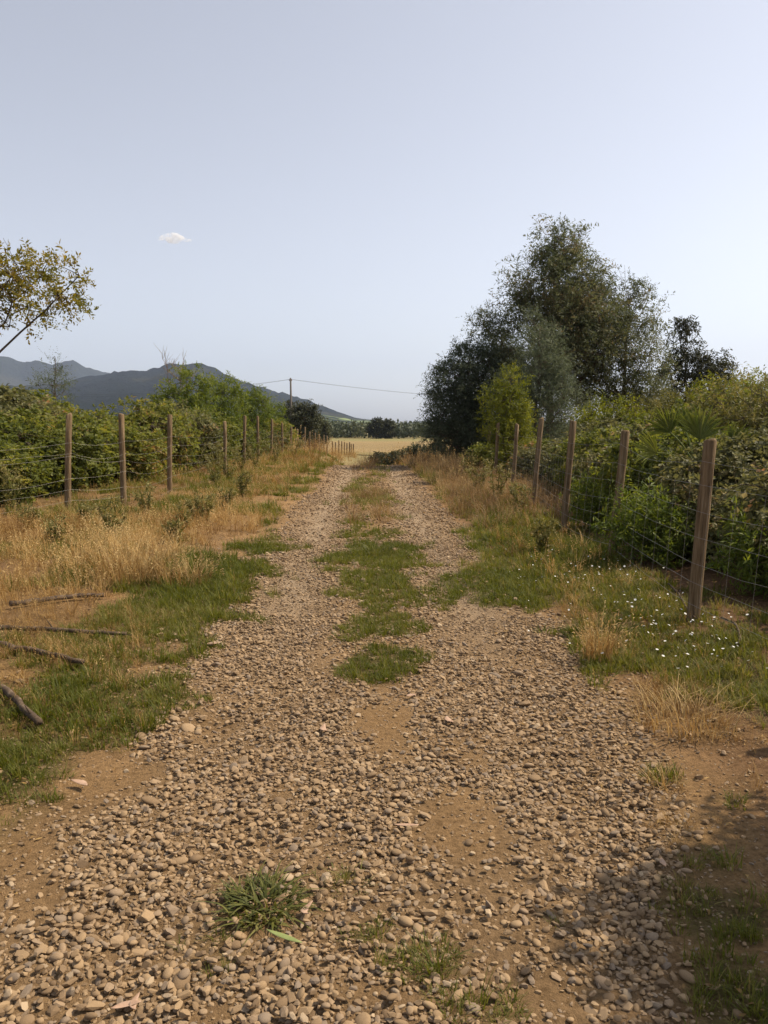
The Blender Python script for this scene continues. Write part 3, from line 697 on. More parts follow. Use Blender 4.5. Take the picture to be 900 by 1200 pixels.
    leaves(lb, P[k], A[k], Nn[k], leaf[0] * cs * r_.uniform(.6, 1.25, k.sum()), leaf[1] * cs * r_.uniform(.7, 1.2, k.sum()), tt[k])
    lb.obj('crown', M[mat], th)
    return th

def gz_(x, y): return float(ground_z(np.array([x]), np.array([y]))[0])
def base_at(px, Y): x = (px - 450) / FPX * Y * 1.0; return (x, Y, gz_(x, Y))

# the dark trees at the end of the fence
b = base_at(640, 31)
t = make_tree('acacia_tree', b, [(0.3, 0, 4.6, 2.7, 2.4, 2.3), (0.1, 0, 6.6, 1.9, 1.8, 1.5), (0.25, 0, 8.0, 1.05, 1.0, 1.25), (-0.9, 0, 4.9, 2.2, 2, 1.6), (1.4, 0, 5.6, 1.5, 1.6, 1.6), (0, .3, 3.0, 2.9, 2.4, 1.5)], 11, 1700, 8, 11, (0.13, 0.036), 'acacia', trunk_r=0.19, top=8.6, clus_r=0.6, limbs=40, tint=(0.42, 0.24), upright=0.35, droop=.25, nbare=4, gaps=.33, gf=1.1)
tag(t, 'tallest dark acacia tree with a pointed dense crown behind the fence', 'tree')
b = base_at(548, 30)
t = make_tree('acacia_tree', b, [(0.0, 0, 2.4, 1.5, 1.5, 1.9), (-0.35, 0, 1.1, 1.25, 1.4, 1.1), (0.3, 0.2, 3.5, 1.0, 1.1, 1.25), (0.9, 0, 1.5, 1.2, 1.2, 1.5), (-0.75, -.2, 2.9, .7, .8, .8)], 12, 760, 7, 11, (0.12, 0.034), 'blueacacia', trunk_r=0.11, top=4.0, clus_r=0.5, limbs=26, tint=(0.28, 0.2), droop=.25, upright=.2)
tag(t, 'low dark grey green acacia leaning over the edge of the lane', 'tree')
b = base_at(626, 26)
t = make_tree('acacia_tree', b, [(0, 0, 2.2, 1.15, 1.1, 1.6), (0.1, 0, 3.5, .85, .8, 1.1), (-.1, 0, 4.4, .42, .42, .75), (0.8, 0, 1.4, 1.2, 1, 1.2), (-.7, 0, 2.6, .6, .6, .6), (.7, 0, 3.0, .5, .5, .6)], 13, 420, 7, 12, (0.10, 0.020), 'blueacacia', trunk_r=0.07, top=4.6, clus_r=0.5, limbs=20, tint=(0.42, 0.22), upright=0.7, droop=.15)
tag(t, 'young feathery blue green acacia in front of the tallest tree', 'tree')
b = base_at(728, 31)
t = make_tree('acacia_tree', b, [(0, 0, 3.6, 1.75, 1.7, 1.9), (-0.6, 0, 4.6, 1.4, 1.3, 1.2), (0.3, 0, 5.9, .75, .7, 1.1), (.8, 0, 2.4, 1.1, 1.2, 1.2)], 14, 560, 7, 10, (0.125, 0.034), 'acacia', trunk_r=0.13, top=6.2, clus_r=0.6, limbs=24, tint=(0.56, 0.24), upright=0.4, nbare=8, droop=.25, gaps=.36, gf=1.2)
tag(t, 'sparse brownish acacia with thin airy top beside the tallest tree', 'tree')
b = base_at(592, 22)
t = make_tree('sapling', b, [(0, 0, 1.3, .60, .55, .9), (-.1, 0, 2.0, .5, .5, .7), (.12, 0, 2.55, .33, .3, .45), (.35, 0, 1.6, .35, .4, .5)], 15, 220, 6, 10, (0.085, 0.022), 'limeleaf', trunk_r=0.04, top=2.8, clus_r=0.3, limbs=12, upright=0.7, tint=(.5, .18))
tag(t, 'small bright yellow green sapling against the dark trees', 'tree')
b = base_at(797, 34)
t = make_tree('eucalyptus_tree', b, [(0, 0, 5.0, .55, .5, .9), (-.55, 0, 3.8, .65, .6, .55), (.35, 0, 3.5, .6, .5, .6), (0, 0, 5.8, .32, .3, .4), (-.15, 0, 2.4, .9, .8, .7)], 16, 170, 6, 8, (0.15, 0.05), 'darktree', trunk_r=0.08, top=5.8, clus_r=0.38, limbs=14, droop=.6, tint=(.45, .22))
tag(t, 'slender open eucalyptus with sky showing between its branches', 'tree')
b = base_at(828, 34)
t = make_tree('eucalyptus_tree', b, [(0, 0, 3.4, .85, .8, 1.0), (.35, 0, 4.0, .5, .5, .6), (-.5, 0, 4.3, .4, .4, .5), (.1, 0, 2.2, .9, .9, .9)], 17, 190, 6, 9, (0.14, 0.05), 'darktree', trunk_r=0.08, top=4.3, clus_r=0.38, limbs=14, droop=.4, tint=(.4, .22))
tag(t, 'short dark round headed tree beside the slender eucalyptus', 'tree')
for q, (px, Y, s, lab) in enumerate(((858, 22, 1.0, 'broad yellow green shrub with several bare stems beyond the bramble'), (905, 20, .95, 'yellow green shrub at the far end of the bramble bank'), (800, 24, .85, 'pale olive shrub below the slender eucalyptus'), (763, 22, .78, 'olive green shrub at the foot of the sparse acacia'), (712, 21, .74, 'yellow green shrub between the tallest tree and the leaning posts'), (875, 15, .82, 'pale yellow green shrub rising over the stoutest leaning post'))):
    b = base_at(px, Y)
    t = make_tree('shrub', b, [(0, 0, 2.3 * s, 1.2 * s, 1.1 * s, .55 * s), (-.6 * s, 0, 1.7 * s, .8 * s, .8 * s, .6 * s), (.8 * s, 0, 1.9 * s, .8 * s, .8 * s, .55 * s), (.1, 0, 1.1 * s, 1.1 * s, 1 * s, .8 * s)], 30 + q, 210, 6, 8, (0.085, 0.034), 'limeleaf' if q in (0, 1, 4) else 'weed', trunk_r=0.07, top=2.2 * s, clus_r=0.32, limbs=16, stems=4, tint=(.36, .2))
    tag(t, lab, 'shrub')

# left of the lane
b = (-9.9, 18.5, gz_(-9.9, 18.5))
t = make_tree('golden_tree', b, [(1.2, 0, 4.45, 1.7, 1.3, .75), (2.3, 0.1, 4.75, .85, .8, .6), (0.2, 0, 5.0, 1.3, 1.3, .8), (-.9, 0, 4.6, 1.4, 1.2, 1.1)], 18, 260, 6, 9, (0.10, 0.044), 'goldleaf', bark='bark', trunk_r=0.12, top=5.0, clus_r=0.36, limbs=16, nbare=14, tint=(.5, .25), droop=.1, twig_r=.011)
tag(t, 'open tree with golden green leaves and bare twigs above the bramble hedge', 'tree')
b = base_at(70, 32)
t = make_tree('thin_tree', b, [(0, 0, 2.8, 1.0, .8, .8), (0, 0, 3.7, .45, .4, .6)], 19, 60, 6, 8, (0.10, 0.022), 'blueacacia', trunk_r=0.06, top=4.2, clus_r=.4, limbs=12, droop=-.2, tint=(.4, .2))
tag(t, 'thin grey green tree poking above the hedge before the mountain', 'tree')
b = base_at(213, 45)
t = make_tree('bare_tree', b, [(0, 0, 4.4, 1.0, .9, 1.2), (.2, 0, 3.4, .8, .8, .8)], 20, 46, 5, 8, (0.1, 0.03), 'weed', bark='palebark', trunk_r=0.09, top=4.6, limbs=16, nbare=12, twig_r=.014, leafless=True)
tag(t, 'leafless dead tree standing above the hedge', 'tree')
for q, (px, Y, h, lab) in enumerate(((222, 35, 3.9, 'leafy light green tree next to the leafless tree'), (262, 38, 3.7, 'round light green tree midway along the hedge'), (296, 45, 3.6, 'bright green tree at the end of the bramble hedge'), (318, 56, 3.6, 'small green tree just before the tarred utility pole'))):
    b = base_at(px, Y); s = h / 3.8
    t = make_tree('leafy_tree', b, [(0, 0, 2.3 * s, 1.25 * s, 1.2 * s, 1.1 * s), (.3, 0, 3.1 * s, .8 * s, .8 * s, .7 * s), (-.6, 0, 1.8 * s, 1.1 * s, 1. * s, .9 * s), (.2, 0, 1.0 * s, 1.3 * s, 1.2 * s, .8 * s)], 50 + q, 260, 6, 9, (0.11, 0.05), 'freshleaf', trunk_r=0.08, top=3.3 * s, clus_r=.4, limbs=16, tint=(.5 + .1 * (q % 2), .2), upright=.4)
    tag(t, lab, 'tree')
for q, (px, Y, h, w, lab) in enumerate(((356, 84, 5.6, 1.6, 'dark round tree right behind the utility pole'), (338, 96, 6.2, .9, 'narrow dark tree beside the utility pole'), (372, 100, 4.4, 1.4, 'low dark tree at the corner of the stubble field'))):
    b = base_at(px, Y)
    t = make_tree('dark_tree', b, [(0, 0, h * .6, w, w, h * .33), (.3 * w, 0, h * .75, w * .7, w * .7, h * .22), (-.4 * w, 0, h * .45, w * .8, w * .8, h * .25)], 60 + q, 200, 6, 8, (0.26, 0.11), 'darktree', trunk_r=0.13, top=h * .85, clus_r=.6, limbs=12, tint=(.4, .2), twig_r=.015)
    tag(t, lab, 'tree')
for q, (px, Y, h, lab) in enumerate(((441, 207, 5.2, 'dark bushy tree on the far side of the stubble field'), (453, 208, 4.8, 'second dark tree, close beside the dark bushy tree across the field'))):
    b = base_at(px, Y)
    t = make_tree('field_tree', b, [(0, 0, h * .5, 1.9, 1.7, h * .42), (.5, 0, h * .7, 1.1, 1.1, h * .27)], 70 + q, 150, 5, 6, (0.5, 0.22), 'darktree', trunk_r=0.2, top=h * .8, clus_r=.8, limbs=8, tint=(.35, .2), twig_r=.03)
    tag(t, lab, 'tree')

# bramble banks: six grown shapes, copied along both fences
BR = []
for q in range(6):
    r_ = np.random.default_rng(300 + q); lob = [(0, 0, .75, 1.25, 1.25, .95)]
    for w in range(5):
        a = r_.uniform(0, 6.28); lob.append((math.cos(a) * .75, math.sin(a) * .75, r_.uniform(.5, 1.25), r_.uniform(.45, .8), r_.uniform(.45, .8), r_.uniform(.4, .7)))
    t = make_tree('bramble', (0, 0, 0), lob, 310 + q, 800, 4, 8, (0.085, 0.058), 'bramble' if q < 3 else 'bramble_dusty', trunk_r=0.05, top=1.3, clus_r=0.26, limbs=14, stems=5, shell=.75, tint=(.48, .2), upright=.3, twig_r=.004, nbare=0, droop=.3, canes=13, gaps=.32)
    BR.append(t)
def bank(spots, kinds, label, group):
    for q, (x, y, s, h) in enumerate(spots):
        src = BR[kinds[q % len(kinds)]]
        if src.get('used'): o = copy_tree(src)
        else: o = src; src['used'] = 1
        o.location = (x, y, gz_(x, y) - .03); o.rotation_euler = (0, 0, q * 2.4); o.scale = (s, s, h * (.80 + .20 * math.sin(q * 2.9)) / 1.85)
        tag(o, label(x, y) if callable(label) else label, 'bramble', group)
bank([(-8.2, 15.6, 1.15, 1.9), (-7.9, 18.2, 1.3, 2.3), (-7.5, 20.6, 1.2, 2.3), (-10.2, 18, 1.5, 2.7), (-9.6, 21.2, 1.6, 2.9), (-7.3, 23.4, 1.25, 2.35), (-9.2, 24.6, 1.6, 3.0), (-7.1, 26.4, 1.2, 2.3), (-8.8, 28, 1.6, 3.1), (-6.9, 29.6, 1.15, 2.2), (-11.9, 22, 1.7, 2.9), (-12.5, 26, 1.8, 3.1), (-6.8, 33, 1.15, 2.1), (-8.4, 32, 1.5, 2.8), (-6.8, 36.5, 1.15, 2.0), (-6.7, 40.5, 1.2, 2.0), (-14, 30, 1.9, 3.2), (-11.2, 30, 1.7, 3.2), (-6.9, 46, 1.3, 2.0), (-7.2, 52, 1.4, 2.0), (-11.0, 15.2, 1.4, 2.2)],
     [0, 1, 2, 5], lambda x, y: 'green bramble mound below the light green trees at the hedge end' if y > 29 else 'low green bramble mound close behind the slack wire' if x > -8.3 else 'tall green bramble mound at the back of the hedge below the mountains', 'bramble mounds behind the slack wire fence')
bank([(4.35, 7.5, .85, 1.755), (4.1, 9.2, .8, 1.625), (5.3, 9.0, 1.0, 2.145), (4.35, 11.0, .85, 1.69), (5.8, 11.2, 1.1, 2.275), (4.5, 13.2, .9, 1.625), (6.3, 13.6, 1.15, 2.34), (4.6, 15.6, .9, 1.56), (7.6, 15.4, 1.2, 2.6), (5.0, 18, 1.0, 1.69), (6.6, 17.4, 1.2, 2.21), (8.6, 18.2, 1.3, 2.73), (4.4, 20.6, .9, 1.56), (6.4, 21, 1.2, 2.21), (5.0, 5.9, 1.0, 1.95), (3.9, 24, 1.0, 1.69), (10.3, 20.5, 1.4, 2.86)],
     [3, 4, 5, 2], lambda x, y: 'dusty bramble mound at the foot of the dark acacias' if y > 17 else 'dusty bramble mound close behind the woven wire and leaning posts' if x < 5.1 else 'tall dusty bramble mound behind the fan palm and woven wire', 'bramble mounds behind the leaning posts')
for q, (x, y, s, h, lab) in enumerate(((-.2, 62, 1.0, .85, 'dark green bush in the row below the crest of the lane'), (1.2, 60, 1.0, 1.1, 'dark green bush in the row below the crest of the lane'), (2.4, 61, 1.0, 1.5, 'taller pointed bush at the end of the row below the crest'), (3.9, 60, 1.2, 1.3, 'dark green bush in the row below the crest of the lane'))):
    t = make_tree('field_bush', (x, y, gz_(x, y)), [(0, 0, h * .45, s * .8, s * .8, h * .45), (.3, 0, h * .65, s * .4, s * .4, h * .35)], 80 + q, 110, 5, 7, (0.16, 0.08), 'darktree', trunk_r=0.05, top=h * .7, clus_r=.3, limbs=8, stems=3, tint=(.55, .2))
    tag(t, lab, 'bush', 'bushes below the crest of the lane')
# fresh green plants growing through the woven wire
for q, (px, py, Y, h, lab) in enumerate(((760, 640, 8.6, .75, 'feathery bright green shrub between the two nearest leaning posts'), (905, 660, 7.1, .62, 'leafy bright green shrub beside the stoutest leaning post'), (700, 600, 11.6, .7, 'low green shrub at the foot of the third leaning post'))):
    x = (px - 450) / FPX * Y; t = make_tree('green_shrub', (x, Y, gz_(x, Y)), [(0, 0, h * .55, .34, .34, h * .45), (.15, 0, h * .35, .4, .35, h * .35)], 90 + q, 120, 5, 9, (0.07, 0.018), 'freshleaf', trunk_r=0.02, top=h * .8, clus_r=.24, limbs=8, stems=4, tint=(.6, .2), upright=.6, twig_r=.003)
    tag(t, lab, 'shrub')
# a sapling just inside the fence, beside the viewer: it throws the shade on the verge
t = make_tree('young_tree', (3.9, 3.02, gz_(3.9, 3.02)), [(0, 0, 2.5, .6, .6, .5), (.3, -.1, 3.1, .5, .5, .4), (-.62, -.1, 2.45, .5, .13, .16), (0, -.5, 2.0, .5, .4, .4)], 99, 300, 6, 9, (0.11, 0.05), 'freshleaf', trunk_r=0.05, top=3.3, clus_r=.34, limbs=14)
tag(t, 'young leafy tree inside the fence, out of sight beside the viewer', 'tree')

# fan palm among the brambles
pal = empty('fan_palm', (3.85, 9.9, gz_(3.85, 9.9)), 0, .95)
tag(pal, 'fan palm with stiff pleated leaves growing out of the bramble bank', 'palm')
sb = MB(); tube(sb, [(0, 0, -.1), (.02, 0, .4), (.01, 0, .8), (0, .02, 1.12)], [.11, .1, .09, .07], 9, .5); sb.obj('stem', M['bark'], pal, True)
def fan(tip, up, facing, rad, span, seed):
    r_ = np.random.default_rng(seed); lb = MB(); root = np.array([0, 0, 1.05]); tip = np.array(tip, float) + [0, 0, .27]
    tube(lb, bez(root, tip, .08, 7, 0, r_), np.linspace(.016, .009, 7), 5, .5)
    up = nrm(np.array(up, float)); fc = nrm(np.array(facing, float)); sd = np.cross(up, fc); n_ = 34
    for k in range(n_):
        a = (k / (n_ - 1) - .5) * span + r_.normal(0, .03); dr_ = r_.uniform(.05, .5); d = up * math.cos(a) + sd * math.sin(a)
        L_ = rad * (1 - .16 * abs(a) / (span / 2)) * r_.uniform(.78, 1.08); pr = np.cross(d, fc); w = .0165
        cs = []
        for t_, wf in ((0.0, .25), (.45, 1.0), (.75, .8), (1.0, .06)):
            c = tip + d * L_ * t_ + fc * (.10 * t_ ** 2 * rad) - np.array([0, 0, 1.0]) * (dr_ * max(0, t_ - .6) * L_ * (1 + abs(a)))
            cs += [c - pr * w * wf * (rad / .6), c + fc * -.010 * wf, c + pr * w * wf * (rad / .6)]
        F = []
        for s_ in range(3): F += [[3 * s_, 3 * s_ + 1, 3 * s_ + 4, 3 * s_ + 3], [3 * s_ + 1, 3 * s_ + 2, 3 * s_ + 5, 3 * s_ + 4]]
        lb.add(cs, F, r_.uniform(.3, .9))
    lb.obj('leaf', M['palm'], pal)
fan((-.12, -.45, 1.12), (.05, .15, 1), (.15, -.9, .25), .52, 2.3, 1)
fan((-.62, -.35, .95), (-.75, -.1, .55), (-.1, -.8, .6), .42, 2.2, 2)
fan((.35, -.25, 1.05), (.8, .1, .6), (.2, -.8, .5), .40, 2.2, 3)
fan((.0, .4, 1.25), (.1, .6, 1), (0, -.6, .8), .42, 2.3, 4)
fan((-.3, .1, 1.2), (-.5, .2, 1), (-.2, -.9, .3), .42, 2.2, 5)

# far wood beyond the field: reads as one mass
def far_wood():
    r_ = np.random.default_rng(5); lb = MB(); T = []
    for k in range(2600):
        d = 206 + 30 * r_.random() if k < 500 else 230 + 1700 * r_.random() ** 1.6
        x = r_.uniform(-.62, .62) * d
        n_ = vnoise(x / 60, d / 60, 3)
        if k >= 500 and n_ < .50: continue
        h = r_.uniform(.55, 1) * (3.7 + .0055 * d)
        T.append((x, d, h))
    for (x, d, h) in T:
        m = 60 if d < 500 else 44; w = h * r_.uniform(.32, .5); dr = nrm(r_.normal(size=(m, 3)))
        P = np.array([x, d, float(H(x, d)) + h * .48]) + dr * np.array([w, w, h * .5]) * r_.uniform(.5, 1, (m, 1))
        L_ = h * (.20 if d < 500 else .17)
        leaves(lb, P - dr * 0, nrm(r_.normal(size=(m, 3))), dr + r_.normal(0, .3, (m, 3)), L_ * r_.uniform(.7, 1.4, m), L_ * r_.uniform(.6, 1, m), np.clip(r_.normal(.45, .15) + r_.normal(0, .1, m), 0, 1), .1)
    o = lb.obj('far_wood', M['farleaf']); tag(o, 'far band of dark woodland beyond the stubble field', 'woodland', None, 'stuff')
far_wood()

# ------------------------------------------------------------------ fences
def post_mesh(r, h, seed):
    r_ = np.random.default_rng(seed); mb = MB(); zs = np.array([-.25, 0, .3, .6, .9, 1.2, h - .012, h]); n_ = len(zs)
    P = np.stack([np.cumsum(r_.normal(0, .004, n_)), np.cumsum(r_.normal(0, .004, n_)), zs], 1); P -= P[1] * [1, 1, 0]
    rr = r * (1.06 - .05 * zs) * r_.uniform(.96, 1.04, n_); rr[-1] = rr[-2] * .86
    tube(mb, P, rr, 11, .5); return mb
def add_post(fence, bpos, tpos, r, seed):
    b_ = np.array(bpos, float); v = np.array(tpos, float) - b_; h = np.linalg.norm(v)
    o = post_mesh(r, h, seed).obj('post', M['post'], fence, True)
    o.matrix_local = Matrix.Translation(Vector(b_ - np.array(fence.location))) @ Vector(v).to_track_quat('Z', 'Y').to_matrix().to_4x4()
    return b_, v / h, h
def strand(fence, name, posts, hs, sag, r, side, seed, irregular=.0):
    r_ = np.random.default_rng(seed); pts = []
    for k, (b_, v, h) in enumerate(posts):
        p_ = b_ + v * min(hs + r_.normal(0, irregular), h - .04) + np.array([side, 0, 0])
        if pts:
            a = pts[-1]; sg = sag * r_.uniform(.3, 1.6)
            for t_ in np.linspace(0, 1, 8)[1:-1]: pts.append(a * (1 - t_) + p_ * t_ - np.array([0, 0, 4 * sg * t_ * (1 - t_)]) + r_.normal(0, .004, 3))
        pts.append(p_)
    mb = MB(); tube(mb, np.array(pts) - np.array(fence.location), r, 4, .5, False); mb.obj(name, M['wire'], fence)
    return np.array(pts)

fr = empty('wire_fence', (2.75, 6.5, 0)); tag(fr, 'woven wire fence on stout leaning posts before the dusty bramble', 'fence')
rp = []
def near_post(px, py, tx, ty, Y=None):
    b_ = G(px, py) if Y is None else np.array(base_at(px, Y)); return b_, at(tx, ty, b_[1])
rp.append(add_post(fr, (2.85, 4.05, gz_(2.85, 4.05)), (2.98, 4.05, gz_(2.85, 4.05) + 1.47), .054, 0))
for k, a in enumerate(((812, 727, 832, 515), (717, 652, 733, 505), (660, 626, 671, 493), (625, 594, 635, 490), (601, 0, 606, 497, 18.6), (580, 0, 583.5, 496, 21.5), (571, 0, 574, 498, 24.5))):
    rp.append(add_post(fr, *near_post(*a), .049 - .001 * k, 1 + k))
strands = []
for k, hgt in enumerate((.13, .30, .48, .67, .87, 1.08, 1.30)):
    strands.append(strand(fr, 'wire', rp, hgt, .02 if k < 6 else .07, .0011, -.055, 20 + k, .012))
sm = MB(); tube(sm, [(0, 0, 0), (.006, 0, .5), (0, 0, 1)], .0008, 4, .5, False); stay = sm.mesh('stay', M['wire'])
lo, hi = strands[0], strands[5]
for k in range(len(lo) - 1):
    if lo[k][1] > 19: break
    for t_ in ((.25, .75) if lo[k + 1][1] - lo[k][1] > .45 else (.5,)):
        a = lo[k] * (1 - t_) + lo[k + 1] * t_; c = hi[k] * (1 - t_) + hi[k + 1] * t_
        o = bpy.data.objects.new('stay', stay); COL.objects.link(o); o.parent = fr; v = c - a; L_ = np.linalg.norm(v)
        o.matrix_local = Matrix.Translation(Vector(a - np.array(fr.location))) @ Vector(v).to_track_quat('Z', 'Y').to_matrix().to_4x4() @ Matrix.Diagonal((1, 1, L_, 1))
# pale stick caught across one of the posts
lf = empty('wire_fence', (-5.2, 15, 0)); tag(lf, 'slack wire fence on straight round posts before the green bramble hedge', 'fence')
lp = [add_post(lf, (-6.25, 10.6, gz_(-6.25, 10.6)), (-6.22, 10.6, gz_(-6.25, 10.6) + 1.6), .055, 40)]
for k, a in enumerate(((79, 600, 81, 485), (145, 595, 143, 485), (199, 580, 199, 486), (264, 557, 263.5, 494))):
    lp.append(add_post(lf, *near_post(*a), .052, 41 + k))
for k, (px, ty, Y) in enumerate(((286, 487, 29), (302.5, 488, 32.5), (318.5, 491, 36.5), (331, 496, 40.5), (341, 500, 45), (349, 503, 49), (357, 501, 54), (363, 506, 58), (369, 507, 62.5), (374.5, 509, 67), (379.5, 510, 71.5), (383.5, 511, 76))):
    b_ = np.array(base_at(px, Y)); lp.append(add_post(lf, b_, at(px + .3 * (-1) ** k, ty, Y), .055, 50 + k))
for k, hgt in enumerate((.22, .45, .66, .86, 1.03, 1.2)):
    strand(lf, 'wire', lp, hgt, .07, .0012, .058, 60 + k, .05)
ff = empty('wire_fence', (-5, 93, gz_(-5, 93))); tag(ff, 'short row of dark posts at the edge of the stubble field', 'fence')
fp = []
for k, (px, ty, Y) in enumerate(((389.5, 517, 93), (393, 518, 93), (397, 516, 93.5), (400.5, 517, 94), (403.5, 518, 94), (406.5, 519, 94.5), (409.5, 518, 95), (411.5, 520, 95), (414, 520, 95.5))):
    b_ = np.array(base_at(px, Y)); fp.append(add_post(ff, b_, at(px + .2, ty, Y), .075, 80 + k))
strand(ff, 'wire', fp, 1.0, .03, .004, -.07, 90)

# ------------------------------------------------------------------ utility pole and lines
pb = np.array(base_at(342.5, 90)); pole = empty('utility_pole', pb); tag(pole, 'tall utility pole with pale top and dark tarred foot beyond the fence', 'utility pole')
ptop = at(340.5, 443, 90) - pb
mb = MB(); tube(mb, [(0, 0, -.5), tuple(ptop * .5), tuple(ptop)], [.15, .125, .095], 8, .5); mb.obj('shaft', M['concrete'], pole, True)
mb = MB(); tube(mb, [(.19, .05, -.5), (.16, .05, 2.6), tuple(ptop * .62 + np.array([.13, .05, 0]))], [.16, .14, .11], 8, .5); mb.obj('brace_pole', M['tarred'], pole, True)
for s in (-.13, .13):
    mb = MB(); c = ptop + [s, 0, -.31]; tube(mb, [tuple(c), tuple(c + [0, 0, .06]), tuple(c + [0, 0, .12]), tuple(c + [0, 0, .17])], [.03, .055, .045, .02], 8, .5); mb.obj('insulator', M['ceramic'], pole, True)
for s, lab in ((-.45, 'upper overhead line strung from the utility pole across the sky'), (.45, 'second overhead line strung beside the first from the utility pole')):
    mb = MB(); c = pb + ptop + [s * .3, 0, -.14]; e = at(640 + s * 10, 468, 128); w = at(60, 462 + s * 3, 118)
    P1 = [c * (1 - t_) + e * t_ - np.array([0, 0, 2.4 * t_ * (1 - t_)]) for t_ in np.linspace(0, 1, 24)]
    P0 = [w * (1 - t_) + c * t_ - np.array([0, 0, 3.0 * t_ * (1 - t_)]) for t_ in np.linspace(0, 1, 20)]
    tube(mb, P0[:-1] + P1, .009, 4, .5, False); o = mb.obj('overhead_line', M['cable']); tag(o, lab, 'power line')

# ------------------------------------------------------------------ things on the ground
def branch(pxs, r0, r1, label, seed, lift=.02, name='fallen_branch', twigs=2):
    r_ = np.random.default_rng(seed); K = np.array([G(*q) + [0, 0, lift] for q in pxs]); org = K[0].copy(); K = K - org
    t = np.linspace(0, 1, 16); s = np.linspace(0, 1, len(K)); P = np.stack([np.interp(t, s, K[:, c]) for c in range(3)], 1)
    P[1:-1] = (P[:-2] + 2 * P[1:-1] + P[2:]) / 4; P += r_.normal(0, r0 * .13, P.shape)
    th = empty(name, org); mb = MB(); rr = np.linspace(r0, r1, 16) * r_.uniform(.93, 1.07, 16); tube(mb, P, rr, 8, .5); mb.obj('stem', M['stick'], th, True)
    for q in range(twigs):
        k = r_.integers(4, 15); mb = MB(); d = r_.normal(0, .09, 3); d[2] = abs(d[2]) * .6; tube(mb, [P[k], P[k] + d * .6, P[k] + d * 1.3], [r1 * .5, r1 * .35, r1 * .15], 5, .5); mb.obj('twig', M['stick'], th, True)
    return tag(th, label, 'branch')
branch([(-90, 822), (-40, 800), (0, 812), (22, 835), (47, 858)], .026, .018, 'short dark branch angled down into the bright green grass', 1, .055)
branch([(-110, 748), (-50, 755), (0, 764), (50, 773), (97, 785)], .029, .018, 'thick curved pole lying in the grass with a thin broken end', 2, .05, twigs=1)
branch([(-120, 738), (0, 742), (80, 746), (148, 750)], .022, .014, 'long straight grey branch on the dry grass pointing at the lane', 3, .045, twigs=4)
branch([(12, 714), (55, 708), (85, 704), (122, 703)], .023, .018, 'grey branch half hidden at the foot of the golden grass', 4, .045, twigs=0)
branch([(845, 728), (862, 735), (867, 748), (866, 760)], .010, .008, 'thin curled pale twig on bare soil by the stoutest post', 5, .03, twigs=0)
branch([(783, 690), (795, 702), (806, 722), (815, 732)], .008, .005, 'thin dry stick leaning at the foot of the stoutest post', 6, .05, twigs=2)

def leaf_obj(px, py, L_, W_, rz, mat, label, curl, seed):
    g = G(px, py); mb = MB(); n_ = 7; r_ = np.random.default_rng(seed); t = np.linspace(0, 1, n_)
    x = (t - .5) * L_; w = W_ * np.sin(np.pi * np.clip(t * .94 + .03, 0, 1)) ** .8 * .5; bend = curl * W_ * np.sin(t * 3.1); z = .010 + curl * L_ * .25 * (2 * t - 1) ** 2
    V = np.concatenate([np.stack([x, bend + w, z + w * .35], 1), np.stack([x, bend, z], 1), np.stack([x, bend - w, z + w * .35], 1)])
    F = [[i, i + 1, i + 1 + n_, i + n_] for i in range(n_ - 1)] + [[i + n_, i + 1 + n_, i + 1 + 2 * n_, i + 2 * n_] for i in range(n_ - 1)]
    mb.add(V, F); o = mb.obj('fallen_leaf', M[mat], None, True); ur = abs(g[0] - float(road_c(g[1]))); zz = float(H(g[0], g[1])) + .012 if ur < 1.42 else gz_(g[0], g[1]) - .004
    o.location = (g[0], g[1], zz); o.rotation_euler = (.05, .04, rz)
    so = o.modifiers.new('thickness', 'SOLIDIFY'); so.thickness = .0012
    tag(o, label, 'leaf', 'fallen leaves on the gravel')
leaf_obj(382, 860, .11, .032, 1.75, 'deadleaf', 'pale leaf left of the bare patch below the middle grass', .5, 1)
leaf_obj(527, 849, .10, .034, 1.85, 'deadleaf', 'pale leaf right of the bare patch below the middle grass', .3, 2)
leaf_obj(482, 820, .07, .03, .6, 'deadleaf', 'small whitish leaf at the near end of the middle grass', .3, 3)
leaf_obj(364, 1077, .075, .022, 1.5, 'deadleaf', 'curled pinkish leaf beside the green tuft', 1.0, 4)
leaf_obj(333, 1108, .13, .020, -.45, 'freshfallen', 'long green fallen leaf just below the green tuft', .3, 5)
leaf_obj(148, 1190, .08, .022, .4, 'deadleaf', 'pale curled leaf lying across another on the gravel', .5, 6)
leaf_obj(161, 1186, .07, .02, 1.7, 'deadleaf', 'upright pale leaf lying against another on the gravel', .6, 7)
leaf_obj(777, 1018, .06, .024, 1.5, 'deadleaf', 'pale pink leaf beside the dry clump near the shade', .2, 8)
leaf_obj(93, 925, .10, .032, -.5, 'deadleaf', 'broad pinkish leaf on bare soil below the bright grass', .4, 9)
leaf_obj(476, 974, .10, .018, .05, 'deadleaf', 'thin reddish leaf lying flat on the bare track', .2, 10)
leaf_obj(250, 759, .10, .05, .5, 'deadleaf', 'whitish leaf at the tip of the bright grass patch', .3, 11)

